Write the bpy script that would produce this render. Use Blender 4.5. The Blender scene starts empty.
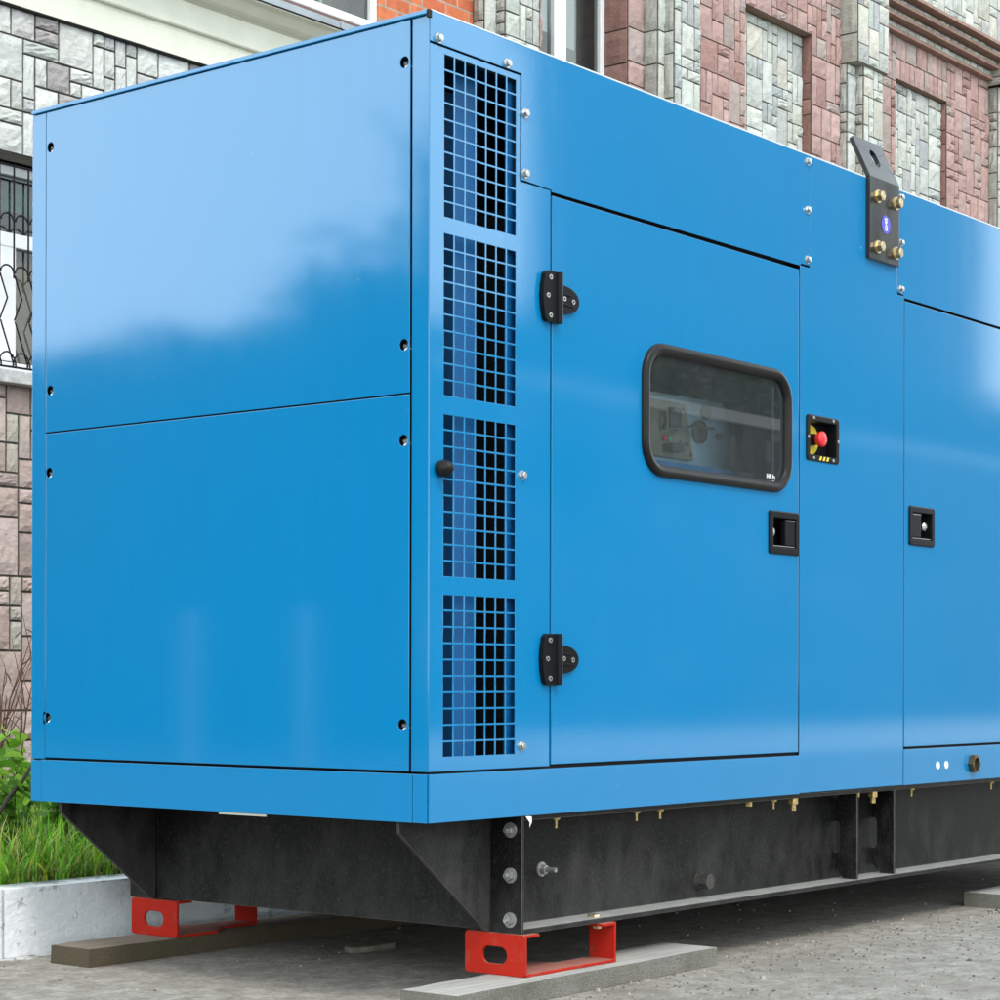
import bpy, bmesh, math, random
from mathutils import Vector, Matrix, noise

scene = bpy.context.scene
COL = scene.collection
rng = random.Random(7)
PI = math.pi

# ------------------------------------------------------------------ helpers
def lin(r, g, b, k=1.0):
    def f(c):
        c /= 255.0
        return (c / 12.92 if c <= 0.04045 else ((c + 0.055) / 1.055) ** 2.4) * k
    return (f(r), f(g), f(b), 1.0)

class MB:
    """collects faces and links them as one mesh object"""
    def __init__(s):
        s.v = []; s.f = []; s.m = []; s.c = []; s.sm = []
        s.mat = 0; s.col = (1, 1, 1, 1); s.smooth = False
    def add(s, verts, faces):
        o = len(s.v)
        s.v.extend([tuple(p) for p in verts])
        for f in faces:
            s.f.append(tuple(i + o for i in f)); s.m.append(s.mat); s.c.append(s.col); s.sm.append(s.smooth)
    def quad(s, a, b, c, d): s.add([a, b, c, d], [(0, 1, 2, 3)])
    def box(s, x0, x1, y0, y1, z0, z1):
        v = [(x0,y0,z0),(x1,y0,z0),(x1,y1,z0),(x0,y1,z0),(x0,y0,z1),(x1,y0,z1),(x1,y1,z1),(x0,y1,z1)]
        s.add(v, [(0,3,2,1),(4,5,6,7),(0,1,5,4),(1,2,6,5),(2,3,7,6),(3,0,4,7)])
    def obox(s, c, ax, ay, az):
        c, ax, ay, az = map(Vector, (c, ax, ay, az))
        v = [c + ax*i + ay*j + az*k for k in (-1, 1) for j in (-1, 1) for i in (-1, 1)]
        s.add(v, [(0,2,3,1),(4,5,7,6),(0,1,5,4),(1,3,7,5),(3,2,6,7),(2,0,4,6)])
    def prism(s, poly, F, a, b):
        n = len(poly)
        v = [F(u, w, a) for u, w in poly] + [F(u, w, b) for u, w in poly]
        f = [tuple(range(n)), tuple(range(2*n-1, n-1, -1))]
        f += [(i, (i+1) % n + 0, (i+1) % n + n, i + n) for i in range(n)]
        s.add(v, f)
    def cyl(s, p0, p1, r0, r1=None, n=12, ph=0.0, cap=True):
        p0, p1 = Vector(p0), Vector(p1); r1 = r0 if r1 is None else r1
        d = (p1 - p0).normalized(); a = d.orthogonal().normalized(); b = d.cross(a)
        v = []
        for p, r in ((p0, r0), (p1, r1)):
            for k in range(n):
                t = 2*PI*k/n + ph
                v.append(p + a*(r*math.cos(t)) + b*(r*math.sin(t)))
        f = [(k, (k+1) % n, (k+1) % n + n, k + n) for k in range(n)]
        if cap: f += [tuple(range(n-1, -1, -1)), tuple(range(n, 2*n))]
        s.add(v, f)
    def lathe(s, p, d, prof, n=16):
        p, d = Vector(p), Vector(d).normalized(); a = d.orthogonal().normalized(); b = d.cross(a)
        v = []
        for h, r in prof:
            for k in range(n):
                t = 2*PI*k/n
                v.append(p + d*h + a*(r*math.cos(t)) + b*(r*math.sin(t)))
        f = []
        for i in range(len(prof)-1):
            for k in range(n):
                f.append((i*n+k, i*n+(k+1) % n, (i+1)*n+(k+1) % n, (i+1)*n+k))
        f.append(tuple(range(n-1, -1, -1))); f.append(tuple(range((len(prof)-1)*n, len(prof)*n)))
        s.add(v, f)
    def tube(s, pts, r, n=6):
        pts = [Vector(p) for p in pts]
        v = []
        up = None
        for i, p in enumerate(pts):
            d = (pts[min(i+1, len(pts)-1)] - pts[max(i-1, 0)]).normalized()
            if up is None: up = d.orthogonal().normalized()
            up = (up - d*up.dot(d)).normalized(); b = d.cross(up)
            rr = r[i] if isinstance(r, (list, tuple)) else r
            for k in range(n):
                t = 2*PI*k/n
                v.append(p + up*(rr*math.cos(t)) + b*(rr*math.sin(t)))
        f = [(i*n+k, i*n+(k+1) % n, (i+1)*n+(k+1) % n, (i+1)*n+k) for i in range(len(pts)-1) for k in range(n)]
        f.append(tuple(range(n-1, -1, -1))); f.append(tuple(range((len(pts)-1)*n, len(pts)*n)))
        s.add(v, f)
    def loops(s, ls, closed_first=False, closed_last=False):
        n = len(ls[0]); v = [p for l in ls for p in l]
        f = [(i*n+k, i*n+(k+1) % n, (i+1)*n+(k+1) % n, (i+1)*n+k) for i in range(len(ls)-1) for k in range(n)]
        if closed_first: f.append(tuple(range(n-1, -1, -1)))
        if closed_last: f.append(tuple(range((len(ls)-1)*n, len(ls)*n)))
        s.add(v, f)
    def slab(s, F, t, rects=(), rings=(), loops=()):
        """sheet with holes: front at depth 0, back at depth t; loops get walls through the thickness"""
        flip = (Vector(F(1, 0, 0)) - Vector(F(0, 0, 0))).cross(Vector(F(0, 1, 0)) - Vector(F(0, 0, 0))).dot(Vector(F(0, 0, 1)) - Vector(F(0, 0, 0))) > 0
        def q(a, b, c, d, rev):
            if rev != flip: a, b, c, d = d, c, b, a
            s.quad(a, b, c, d)
        for d in (0, t):
            back = d > 0
            for u0, u1, w0, w1 in rects:
                q(F(u0, w0, d), F(u1, w0, d), F(u1, w1, d), F(u0, w1, d), back)
            for rect, poly in rings:
                a, b = ring_pts(rect, poly)
                n = len(a)
                for i in range(n):
                    j = (i+1) % n
                    q(F(*a[i], d), F(*a[j], d), F(*b[j], d), F(*b[i], d), back)
        for k, lp in enumerate(loops):          # first loop is the outline, the others are holes; all run counter-clockwise
            n = len(lp)
            for i in range(n):
                j = (i+1) % n
                q(F(*lp[i], 0), F(*lp[j], 0), F(*lp[j], t), F(*lp[i], t), k == 0)
    def build(s, name, mats, parent=None, recalc=True, merge=True, bevel=0.0):
        me = bpy.data.meshes.new(name)
        me.from_pydata(s.v, [], s.f)
        if not isinstance(mats, (list, tuple)): mats = [mats]
        for m in mats: me.materials.append(m)
        me.polygons.foreach_set('material_index', s.m)
        me.polygons.foreach_set('use_smooth', s.sm)
        if any(c != (1, 1, 1, 1) for c in s.c):
            at = me.color_attributes.new('tone', 'FLOAT_COLOR', 'CORNER')
            data = []
            for f, c in zip(s.f, s.c): data.extend(list(c) * len(f))
            at.data.foreach_set('color', data)
        if recalc:
            bm = bmesh.new(); bm.from_mesh(me)
            if merge: bmesh.ops.remove_doubles(bm, verts=bm.verts, dist=1e-5)
            bmesh.ops.recalc_face_normals(bm, faces=bm.faces)
            bm.to_mesh(me); bm.free()
        me.update()
        o = bpy.data.objects.new(name, me); COL.objects.link(o)
        if parent is not None: o.parent = parent
        if bevel:
            md = o.modifiers.new('bevel', 'BEVEL'); md.width = bevel; md.segments = 2; md.limit_method = 'ANGLE'; md.angle_limit = 0.6
        return o

def ray_poly(c, a, poly):
    dx, dy = math.cos(a), math.sin(a); best = None
    n = len(poly)
    for i in range(n):
        x1, y1 = poly[i][0]-c[0], poly[i][1]-c[1]; x2, y2 = poly[(i+1) % n][0]-c[0], poly[(i+1) % n][1]-c[1]
        ex, ey = x2-x1, y2-y1; den = dx*ey - dy*ex
        if abs(den) < 1e-12: continue
        t = (x1*ey - y1*ex)/den; u = (x1*dy - y1*dx)/den
        if t > 0 and -1e-9 <= u <= 1+1e-9:
            if best is None or t > best: best = t
    return (c[0]+dx*best, c[1]+dy*best)

def ring_pts(rect, poly):
    u0, u1, w0, w1 = rect
    outer = [(u0, w0), (u1, w0), (u1, w1), (u0, w1)]
    c = (sum(p[0] for p in poly)/len(poly), sum(p[1] for p in poly)/len(poly))
    an = sorted({round(math.atan2(p[1]-c[1], p[0]-c[0]), 6) for p in list(poly)+outer})
    return [ray_poly(c, a, outer) for a in an], [ray_poly(c, a, poly) for a in an]

def rr(cx, cz, hw, hh, r, n=7):
    r = max(r, 1e-4); out = []
    for qx, qz, a0 in ((1, 1, 0), (-1, 1, PI/2), (-1, -1, PI), (1, -1, 1.5*PI)):
        for k in range(n+1):
            a = a0 + k/n*PI/2
            out.append((cx + qx*(hw-r) + r*math.cos(a), cz + qz*(hh-r) + r*math.sin(a)))
    return out
def circ(cx, cz, r, n=24): return [(cx + r*math.cos(2*PI*k/n), cz + r*math.sin(2*PI*k/n)) for k in range(n)]
def FR(y=0.0): return lambda u, w, d: (u, y + d, w)       # side face, depth goes into +y
def FE(x=0.0): return lambda u, w, d: (x + d, u, w)       # end face, depth goes into +x

def tag(o, label, cat, group=None, kind=None):
    if label: o['label'] = label
    if cat: o['category'] = cat
    if group: o['group'] = group
    if kind: o['kind'] = kind
    return o
def thing(name, label, cat, loc=(0, 0, 0), rz=0.0, group=None):
    o = bpy.data.objects.new(name, None); COL.objects.link(o)
    o.location = loc; o.rotation_euler = (0, 0, rz); o.empty_display_size = 0.2
    return tag(o, label, cat, group)
def dup(o, parent=None):
    c = o.copy(); COL.objects.link(c)
    if parent is not None: c.parent = parent
    for ch in [k for k in bpy.data.objects if k.parent == o]: dup(ch, c)
    return c

# ------------------------------------------------------------------ materials
class Mat:
    def __init__(s, name):
        s.m = bpy.data.materials.new(name); s.m.use_nodes = True
        s.nt = s.m.node_tree; s.b = s.nt.nodes['Principled BSDF']; s.out = s.nt.nodes['Material Output']
    def n(s, t, **kw):
        k = s.nt.nodes.new('ShaderNode' + t)
        for a, v in kw.items():
            if hasattr(k, a) and a not in k.inputs: setattr(k, a, v)
            else: k.inputs[a].default_value = v
        return k
    def l(s, a, b): s.nt.links.new(a, b)
    def coord(s, kind='Object'): return s.n('TexCoord').outputs[kind]
    def noise(s, co, scale, detail=4, rough=0.55, sx=(1, 1, 1)):
        mp = s.n('Mapping'); mp.inputs['Scale'].default_value = sx; s.l(co, mp.inputs['Vector'])
        t = s.n('TexNoise'); t.inputs['Scale'].default_value = scale; t.inputs['Detail'].default_value = detail; t.inputs['Roughness'].default_value = rough
        s.l(mp.outputs[0], t.inputs['Vector']); return t.outputs['Fac']
    def ramp(s, fac, stops):
        r = s.n('ValToRGB'); e = r.color_ramp.elements
        e[0].position, e[0].color = stops[0]; e[1].position, e[1].color = stops[-1]
        for p, c in stops[1:-1]:
            k = e.new(p); k.color = c
        s.l(fac, r.inputs[0]); return r.outputs[0]
    def mix(s, fac, a, b, mode='MIX'):
        k = s.n('Mix'); k.data_type = 'RGBA'; k.blend_type = mode
        for v, i in ((fac, 0), (a, 6), (b, 7)):
            if hasattr(v, 'is_output'): s.l(v, k.inputs[i])
            else: k.inputs[i].default_value = v
        return k.outputs[2]
    def bump(s, h, strength=0.3, dist=0.01, normal=None):
        k = s.n('Bump'); k.inputs['Strength'].default_value = strength; k.inputs['Distance'].default_value = dist
        s.l(h, k.inputs['Height'])
        if normal is not None: s.l(normal, k.inputs['Normal'])
        return k.outputs[0]
    def set(s, **kw):
        for a, v in kw.items():
            i = s.b.inputs[a.replace('_', ' ')]
            if hasattr(v, 'is_output'): s.l(v, i)
            else: i.default_value = v
        return s
BW = lambda a: (a, a, a, 1)

def paint(name, col, rough=0.4, coat=1.0, crough=0.07, bevel=0.003, peel=0.03, cior=1.5, spec=.5):
    m = Mat(name); co = m.coord()
    streak = m.noise(co, 3.0, 6, 0.65, (9, 9, .45)); big = m.noise(co, 1.3, 3)
    c = m.mix(m.ramp(streak, [(0.45, BW(0)), (0.75, BW(.5))]), col, tuple(x*.90+.003 for x in col[:3])+(1,))
    c = m.mix(m.ramp(big, [(0.3, BW(0)), (0.7, BW(.22))]), c, tuple(x*.86 for x in col[:3])+(1,))
    c = m.mix(m.ramp(m.noise(co, 70, 2, .5), [(.765, BW(0)), (.79, BW(.30))]), c, (.30, .40, .50, 1))
    c = m.mix(m.ramp(m.noise(co, 26, 3, .6, (.25, .25, 3.5)), [(.74, BW(0)), (.80, BW(.18))]), c, (.22, .36, .52, 1))
    bv = m.n('Bevel', samples=4); bv.inputs['Radius'].default_value = bevel
    peeln = m.noise(co, 160, 2); wave = m.noise(co, 1.1, 1)
    nn = m.bump(peeln, peel, 0.002, bv.outputs[0])
    nn2 = m.bump(wave, .03, .03, nn)
    cr = m.ramp(m.noise(co, 5, 5, .65, (3, 3, .7)), [(.3, BW(crough*.8)), (.75, BW(crough*1.4))])
    m.set(Base_Color=c, Roughness=rough, Specular_IOR_Level=spec, Coat_Weight=coat, Coat_Roughness=cr, Coat_IOR=cior, Normal=nn2, Coat_Normal=nn2)
    return m.m
BLUE = paint('blue_enamel', (0.0, 0.192, 0.440, 1), cior=1.68, crough=.06, peel=.014, spec=.05, bevel=.002)
def red_mat():
    m = Mat('worn_red_paint'); co = m.coord()
    n1 = m.noise(co, 22, 7, .68); n2 = m.noise(co, 110, 4, .7); n3 = m.noise(co, 7, 4)
    c = m.mix(n3, (.36, .014, .007, 1), (.46, .022, .010, 1))
    c = m.mix(m.ramp(n1, [(.54, BW(0)), (.74, BW(.55))]), c, (.22, .11, .075, 1))
    c = m.mix(m.ramp(n2, [(.66, BW(0)), (.74, BW(.7))]), c, (.35, .27, .22, 1))
    geo = m.n('NewGeometry'); sz = m.n('SeparateXYZ'); m.l(geo.outputs['True Normal'], sz.inputs[0])
    c = m.mix(m.ramp(sz.outputs['Z'], [(.6, BW(0)), (.9, BW(.55))]), c, m.mix(n1, (.20, .13, .10, 1), (.42, .36, .31, 1)))
    bv = m.n('Bevel', samples=4); bv.inputs['Radius'].default_value = .003
    m.set(Base_Color=c, Roughness=.6, Specular_IOR_Level=.12, Normal=m.bump(n1, .15, .003, bv.outputs[0]))
    return m.m
RED = red_mat()

def plain(name, col, rough=.6, metal=0.0, nscale=0, namt=.15, bump=0.0, bscale=40, bevel=0.0, spec=.5, bdist=.01):
    m = Mat(name); co = m.coord(); c = col
    if nscale:
        nz = m.noise(co, nscale, 5, .6)
        c = m.mix(m.ramp(nz, [(.3, BW(0)), (.7, BW(1))]), tuple(x*(1-namt) for x in col[:3])+(1,), tuple(min(1, x*(1+namt)) for x in col[:3])+(1,))
    m.set(Base_Color=c, Roughness=rough, Metallic=metal, Specular_IOR_Level=spec)
    nn = None
    if bevel:
        bv = m.n('Bevel', samples=4); bv.inputs['Radius'].default_value = bevel; nn = bv.outputs[0]
    if bump: nn = m.bump(m.noise(co, bscale, 6, .6), bump, bdist, nn)
    if nn is not None: m.set(Normal=nn)
    return m.m

def skid_mat(name='dusty_black_steel', lo=.66, hi=1.12, amt=.42):
    m = Mat(name); co = m.coord()
    fine = m.noise(co, 200, 5, .75, (1, 1, .55)); mid = m.noise(co, 16, 7, .7, (1, 1, .5)); big = m.noise(co, 2.6, 4)
    sep = m.n('SeparateXYZ'); m.l(co, sep.inputs[0])
    hz = m.n('MapRange'); m.l(sep.outputs['Z'], hz.inputs['Value'])
    for k, v in (('From Min', .40), ('From Max', .15), ('To Min', -.06), ('To Max', .12)): hz.inputs[k].default_value = v
    ad = m.n('Math', operation='MULTIPLY_ADD'); m.l(mid, ad.inputs[0]); ad.inputs[1].default_value = .8; m.l(hz.outputs[0], ad.inputs[2])
    ad2 = m.n('Math', operation='MULTIPLY_ADD'); m.l(big, ad2.inputs[0]); ad2.inputs[1].default_value = .6; m.l(ad.outputs[0], ad2.inputs[2])
    f = m.ramp(ad2.outputs[0], [(lo, BW(0)), (hi, BW(amt))])
    c = m.mix(f, (.006, .006, .006, 1), (.074, .073, .070, 1))
    c = m.mix(m.ramp(fine, [(.55, BW(0)), (.70, BW(.6))]), c, (.10, .094, .085, 1))
    rust = m.ramp(m.noise(co, 5, 6, .7), [(.60, BW(0)), (.80, BW(.16))])
    c = m.mix(rust, c, (.045, .024, .012, 1))
    bv = m.n('Bevel', samples=6); bv.inputs['Radius'].default_value = .004
    geo = m.n('NewGeometry'); dt = m.n('VectorMath', operation='DOT_PRODUCT'); m.l(bv.outputs[0], dt.inputs[0]); m.l(geo.outputs['True Normal'], dt.inputs[1])
    edge = m.ramp(dt.outputs['Value'], [(.80, BW(.75)), (.985, BW(0))])  # edges lightened in the colour for caught highlights as well as wear
    c = m.mix(edge, c, m.mix(mid, (.07, .055, .04, 1), (.34, .32, .29, 1)))
    sz = m.n('SeparateXYZ'); m.l(geo.outputs['True Normal'], sz.inputs[0])
    up = m.ramp(sz.outputs['Z'], [(.6, BW(0)), (.9, BW(.9))])
    c = m.mix(up, c, m.mix(mid, (.20, .195, .18, 1), (.45, .445, .43, 1)))
    m.set(Base_Color=c, Specular_IOR_Level=.16, Roughness=m.ramp(f, [(0, BW(.42)), (1, BW(.8))]), Normal=m.bump(mid, .10, .003, bv.outputs[0]))
    return m.m
SKID = skid_mat(); GUSSET = skid_mat('scuffed_black_steel', .45, .95, .75)
DARK = plain('dark_interior', (.012, .012, .013, 1), .9)
INBLUE = plain('inner_blue', (.0, .10, .30, 1), .5, bevel=0)
PLASTIC = plain('black_plastic', (.007, .0075, .009, 1), .33, bevel=.002, spec=.12)
RUBBER = plain('rubber', (.009, .008, .0075, 1), .38, nscale=30, namt=.3, spec=.22)
ZINC = plain('zinc_bolt', (.56, .55, .52, 1), .38, 1.0, nscale=200, namt=.2)
YZINC = plain('yellow_zinc', (.62, .50, .30, 1), .33, 1.0, nscale=120, namt=.3)
DZINC = plain('dull_zinc', (.32, .32, .31, 1), .5, .7, nscale=150, namt=.3)
BRASS = plain('brass', (.40, .29, .12, 1), .5, .8, nscale=150, namt=.4)
LUG = paint('black_lug_paint', (.006, .006, .007, 1), .6, 1.0, .20, .003, .03, 1.5, .1)
BUTTON = plain('red_button', (.72, .02, .03, 1), .35)
YELLOW = plain('yellow_label', (.75, .58, .02, 1), .45)
STICK = plain('violet_sticker', (.055, .05, .50, 1), .4)
WHITE = plain('white_mark', (.8, .8, .8, 1), .5)
GREEN = plain('green_button', (.05, .45, .2, 1), .4)
PANELG = plain('olive_panel', (.20, .185, .13, 1), .5, nscale=20)
CONSOLE = plain('console_blue_grey', (.36, .50, .60, 1), .5, nscale=10)
PVC = plain('white_window_profile', (.80, .81, .82, 1), .35)
CREAM = plain('cream_render', (.70, .70, .60, 1), .85, nscale=6, namt=.06, bump=.12, bscale=70, bdist=.004)
FLASH = plain('grey_sheet_metal', (.36, .39, .42, 1), .4, .6, nscale=6)
SILL = plain('concrete_sill', (.42, .42, .41, 1), .9, nscale=30, namt=.25, bump=.3, bscale=90)
TILE = plain('brown_tile', (.30, .18, .14, 1), .75, nscale=14, namt=.25, bump=.2)
IRON = plain('wrought_iron', (.010, .008, .014, 1), .6, spec=.2)
CURT = plain('curtain', (.30, .23, .14, 1), .9, nscale=8, namt=.3)
BLIND = plain('white_blind', (.82, .84, .84, 1), .8)
YCLOTH = plain('yellow_cloth', (.75, .58, .22, 1), .8)
ROOM = plain('room_wall', (.16, .14, .11, 1), .9, nscale=2, namt=.4)
TEAL = plain('teal_reflection', (.05, .19, .18, 1), .9, nscale=8, namt=.4)

def stone_mat():
    m = Mat('split_stone'); co = m.coord()
    at = m.n('VertexColor', layer_name='tone')
    nz = m.noise(co, 14, 6, .65); n2 = m.noise(co, 3.0, 4)
    c = m.mix(1.0, at.outputs[0], m.ramp(nz, [(.25, BW(.78)), (.75, BW(1.12))]), 'MULTIPLY')
    c = m.mix(m.ramp(n2, [(.4, BW(0)), (.75, BW(.18))]), c, (.30, .24, .17, 1))
    h = m.noise(co, 26, 8, .62, (1, 1, 1.6))
    m.set(Base_Color=c, Roughness=.92, Specular_IOR_Level=.25, Normal=m.bump(h, .55, .02))
    return m.m
STONE = stone_mat()

def glass_mat(name, tint=(.8, .86, .86, 1), ior=1.5, dirt_veil=.10):
    m = Mat(name); co = m.coord()
    tr = m.n('BsdfTransparent'); tr.inputs[0].default_value = tint
    gl = m.n('BsdfGlossy'); gl.inputs['Roughness'].default_value = .012; gl.inputs[0].default_value = (1, 1, 1, 1)
    fr = m.n('Fresnel'); fr.inputs['IOR'].default_value = ior
    mx = m.n('MixShader'); m.l(fr.outputs[0], mx.inputs[0]); m.l(tr.outputs[0], mx.inputs[1]); m.l(gl.outputs[0], mx.inputs[2])
    df = m.n('BsdfDiffuse'); df.inputs[0].default_value = (.36, .42, .45, 1)  # diffuse film for dirt and a painted veil of reflection
    d = m.ramp(m.noise(co, 5, 6, .7, (3, 3, .9)), [(.3, BW(dirt_veil*.55)), (.8, BW(dirt_veil))])
    m2 = m.n('MixShader'); m.l(d, m2.inputs[0]); m.l(mx.outputs[0], m2.inputs[1]); m.l(df.outputs[0], m2.inputs[2])
    m.l(m2.outputs[0], m.out.inputs[0]); m.nt.nodes.remove(m.b)
    return m.m
GLASS = glass_mat('door_glass', (.88, .96, .98, 1), 1.8, .09)
WGLASS = glass_mat('window_glass', (.8, .85, .84, 1), 1.6, .05)

# ------------------------------------------------------------------ camera, light, sky
cam = bpy.data.cameras.new('camera'); camo = bpy.data.objects.new('camera', cam); COL.objects.link(camo)
camo.matrix_world = (Matrix.Translation((-3.5397, -3.0279, 0.7426)) @ Matrix.Rotation(math.radians(38.5932-90), 4, 'Z')
                     @ Matrix.Rotation(math.radians(90), 4, 'X') @ Matrix.Rotation(0.00214, 4, 'Z'))
cam.sensor_fit = 'HORIZONTAL'; cam.sensor_width = 36; cam.lens = 36*2.10631
cam.shift_y = 0.1796; cam.shift_x = 0.0004; cam.clip_start = .05; cam.clip_end = 2000
scene.camera = camo

SUN_EL, SUN_AZ = math.radians(52), math.radians(-112)       # azimuth of the sun in the xy plane
sd = Vector((math.cos(SUN_EL)*math.cos(SUN_AZ), math.cos(SUN_EL)*math.sin(SUN_AZ), math.sin(SUN_EL)))
sun = bpy.data.lights.new('sun', 'SUN'); sun.energy = 1.9; sun.angle = math.radians(14); sun.color = (1, .95, .87)
suno = bpy.data.objects.new('sun', sun); COL.objects.link(suno); suno.rotation_euler = sd.to_track_quat('Z', 'Y').to_euler(); suno.location = (0, -8, 20)

W = bpy.data.worlds.new('World'); scene.world = W; W.use_nodes = True
nt = W.node_tree; bg = nt.nodes['Background']
sky = nt.nodes.new('ShaderNodeTexSky'); sky.sky_type = 'NISHITA'; sky.sun_disc = False
sky.sun_elevation = SUN_EL; sky.sun_rotation = math.radians(90) - SUN_AZ
sky.air_density = 1.0; sky.dust_density = 1.5; sky.ozone_density = 1.0
tc = nt.nodes.new('ShaderNodeTexCoord'); mp = nt.nodes.new('ShaderNodeMapping'); mp.inputs['Scale'].default_value = (1, 1, 2.6)
cn = nt.nodes.new('ShaderNodeTexNoise'); cn.inputs['Scale'].default_value = 2.3; cn.inputs['Detail'].default_value = 7; cn.inputs['Roughness'].default_value = .55
cr = nt.nodes.new('ShaderNodeValToRGB'); cr.color_ramp.elements[0].position = .36; cr.color_ramp.elements[1].position = .62
mx = nt.nodes.new('ShaderNodeMix'); mx.data_type = 'RGBA'; mx.inputs[7].default_value = (26.5, 29.5, 30.5, 1)
nt.links.new(tc.outputs['Generated'], mp.inputs[0]); nt.links.new(mp.outputs[0], cn.inputs['Vector']); nt.links.new(cn.outputs['Fac'], cr.inputs[0])
sz_ = nt.nodes.new('ShaderNodeSeparateXYZ'); nt.links.new(tc.outputs['Generated'], sz_.inputs[0])
hz_ = nt.nodes.new('ShaderNodeMapRange'); nt.links.new(sz_.outputs['Z'], hz_.inputs['Value'])
for k_, v_ in (('From Min', .60), ('From Max', .32), ('To Min', 0.0), ('To Max', .95)): hz_.inputs[k_].default_value = v_
mxm = nt.nodes.new('ShaderNodeMath'); mxm.operation = 'MAXIMUM'; nt.links.new(cr.outputs[0], mxm.inputs[0]); nt.links.new(hz_.outputs[0], mxm.inputs[1])
nt.links.new(mxm.outputs[0], mx.inputs[0]); nt.links.new(sky.outputs[0], mx.inputs[6]); dt_ = nt.nodes.new('ShaderNodeVectorMath'); dt_.operation = 'DOT_PRODUCT'; nt.links.new(tc.outputs['Generated'], dt_.inputs[0]); dt_.inputs[1].default_value = (-.70, .70, .14)
bk_ = nt.nodes.new('ShaderNodeMapRange'); nt.links.new(dt_.outputs['Value'], bk_.inputs['Value'])
for k_, v_ in (('From Min', .78), ('From Max', .96), ('To Min', 1.0), ('To Max', 1.3)): bk_.inputs[k_].default_value = v_
ml_ = nt.nodes.new('ShaderNodeVectorMath'); ml_.operation = 'SCALE'; nt.links.new(mx.outputs[2], ml_.inputs[0]); nt.links.new(bk_.outputs[0], ml_.inputs['Scale'])     # sky boosted here, an added cloud bank brightening the end panel's reflection
nt.links.new(ml_.outputs[0], bg.inputs[0])
bg.inputs[1].default_value = 0.12

vs = scene.view_settings; vs.view_transform = 'Standard'; vs.look = 'None'; vs.exposure = -0.22; vs.gamma = 1.0; vs.use_curve_mapping = False
scene.cycles.max_bounces = 8; scene.cycles.transparent_max_bounces = 12
scene.cycles.caustics_reflective = False; scene.cycles.caustics_refractive = False
scene.cycles.sample_clamp_indirect = 6

# ------------------------------------------------------------------ ground
def ground_mat():
    m = Mat('worn_pavement'); co = m.coord()
    big = m.noise(co, 1.1, 5, .6); mid = m.noise(co, 14, 8, .72); fine = m.noise(co, 150, 4, .75)
    c = m.ramp(mid, [(.28, (.165, .147, .122, 1)), (.5, (.325, .300, .262, 1)), (.72, (.49, .465, .425, 1))])
    grain = m.noise(co, 48, 6, .78)
    c = m.mix(1.0, c, m.ramp(grain, [(.30, BW(.62)), (.70, BW(1.28))]), 'MULTIPLY')
    stain = m.noise(co, 2.4, 7, .7)
    c = m.mix(m.ramp(stain, [(.52, BW(0)), (.68, BW(.55))]), c, (.15, .135, .115, 1))
    c = m.mix(m.ramp(big, [(.35, BW(0)), (.7, BW(.45))]), c, (.25, .225, .185, 1))
    c = m.mix(m.ramp(fine, [(.57, BW(0)), (.68, BW(.75))]), c, (.085, .078, .07, 1))
    c = m.mix(m.ramp(fine, [(.27, BW(.7)), (.37, BW(0))]), c, (.55, .54, .52, 1))
    # spilt whitewash along the kerb
    sep = m.n('SeparateXYZ'); m.l(co, sep.inputs[0])
    band = m.n('MapRange'); m.l(sep.outputs['Y'], band.inputs['Value'])
    for k, v in (('From Min', 1.30), ('From Max', 1.47), ('To Min', 0.0), ('To Max', .42)): band.inputs[k].default_value = v
    b2 = m.n('MapRange'); m.l(sep.outputs['Y'], b2.inputs['Value'])
    for k, v in (('From Min', 1.47), ('From Max', 1.6), ('To Min', 1.0), ('To Max', 0.0)): b2.inputs[k].default_value = v
    mu = m.n('Math', operation='MULTIPLY'); m.l(band.outputs[0], mu.inputs[0]); m.l(b2.outputs[0], mu.inputs[1])
    ad = m.n('Math', operation='ADD'); m.l(mu.outputs[0], ad.inputs[0]); m.l(m.noise(co, 7, 5, .6), ad.inputs[1])
    c = m.mix(m.ramp(ad.outputs[0], [(.82, BW(0)), (.90, BW(.9))]), c, (.66, .67, .66, 1))
    vor = m.n('TexVoronoi', feature='DISTANCE_TO_EDGE'); vor.inputs['Scale'].default_value = 55; m.l(co, vor.inputs['Vector'])
    nn = m.bump(mid, .4, .03); nn = m.bump(grain, .5, .008, nn); nn = m.bump(vor.outputs['Distance'], .35, .004, nn); nn = m.bump(fine, .4, .003, nn)
    m.set(Base_Color=c, Roughness=.93, Specular_IOR_Level=.25, Normal=nn)
    return m.m
g = MB(); g.quad((-150, -150, 0), (150, -150, 0), (150, 150, 0), (-150, 150, 0))
tag(g.build('ground', ground_mat(), recalc=False), None, None, kind='structure')

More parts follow.
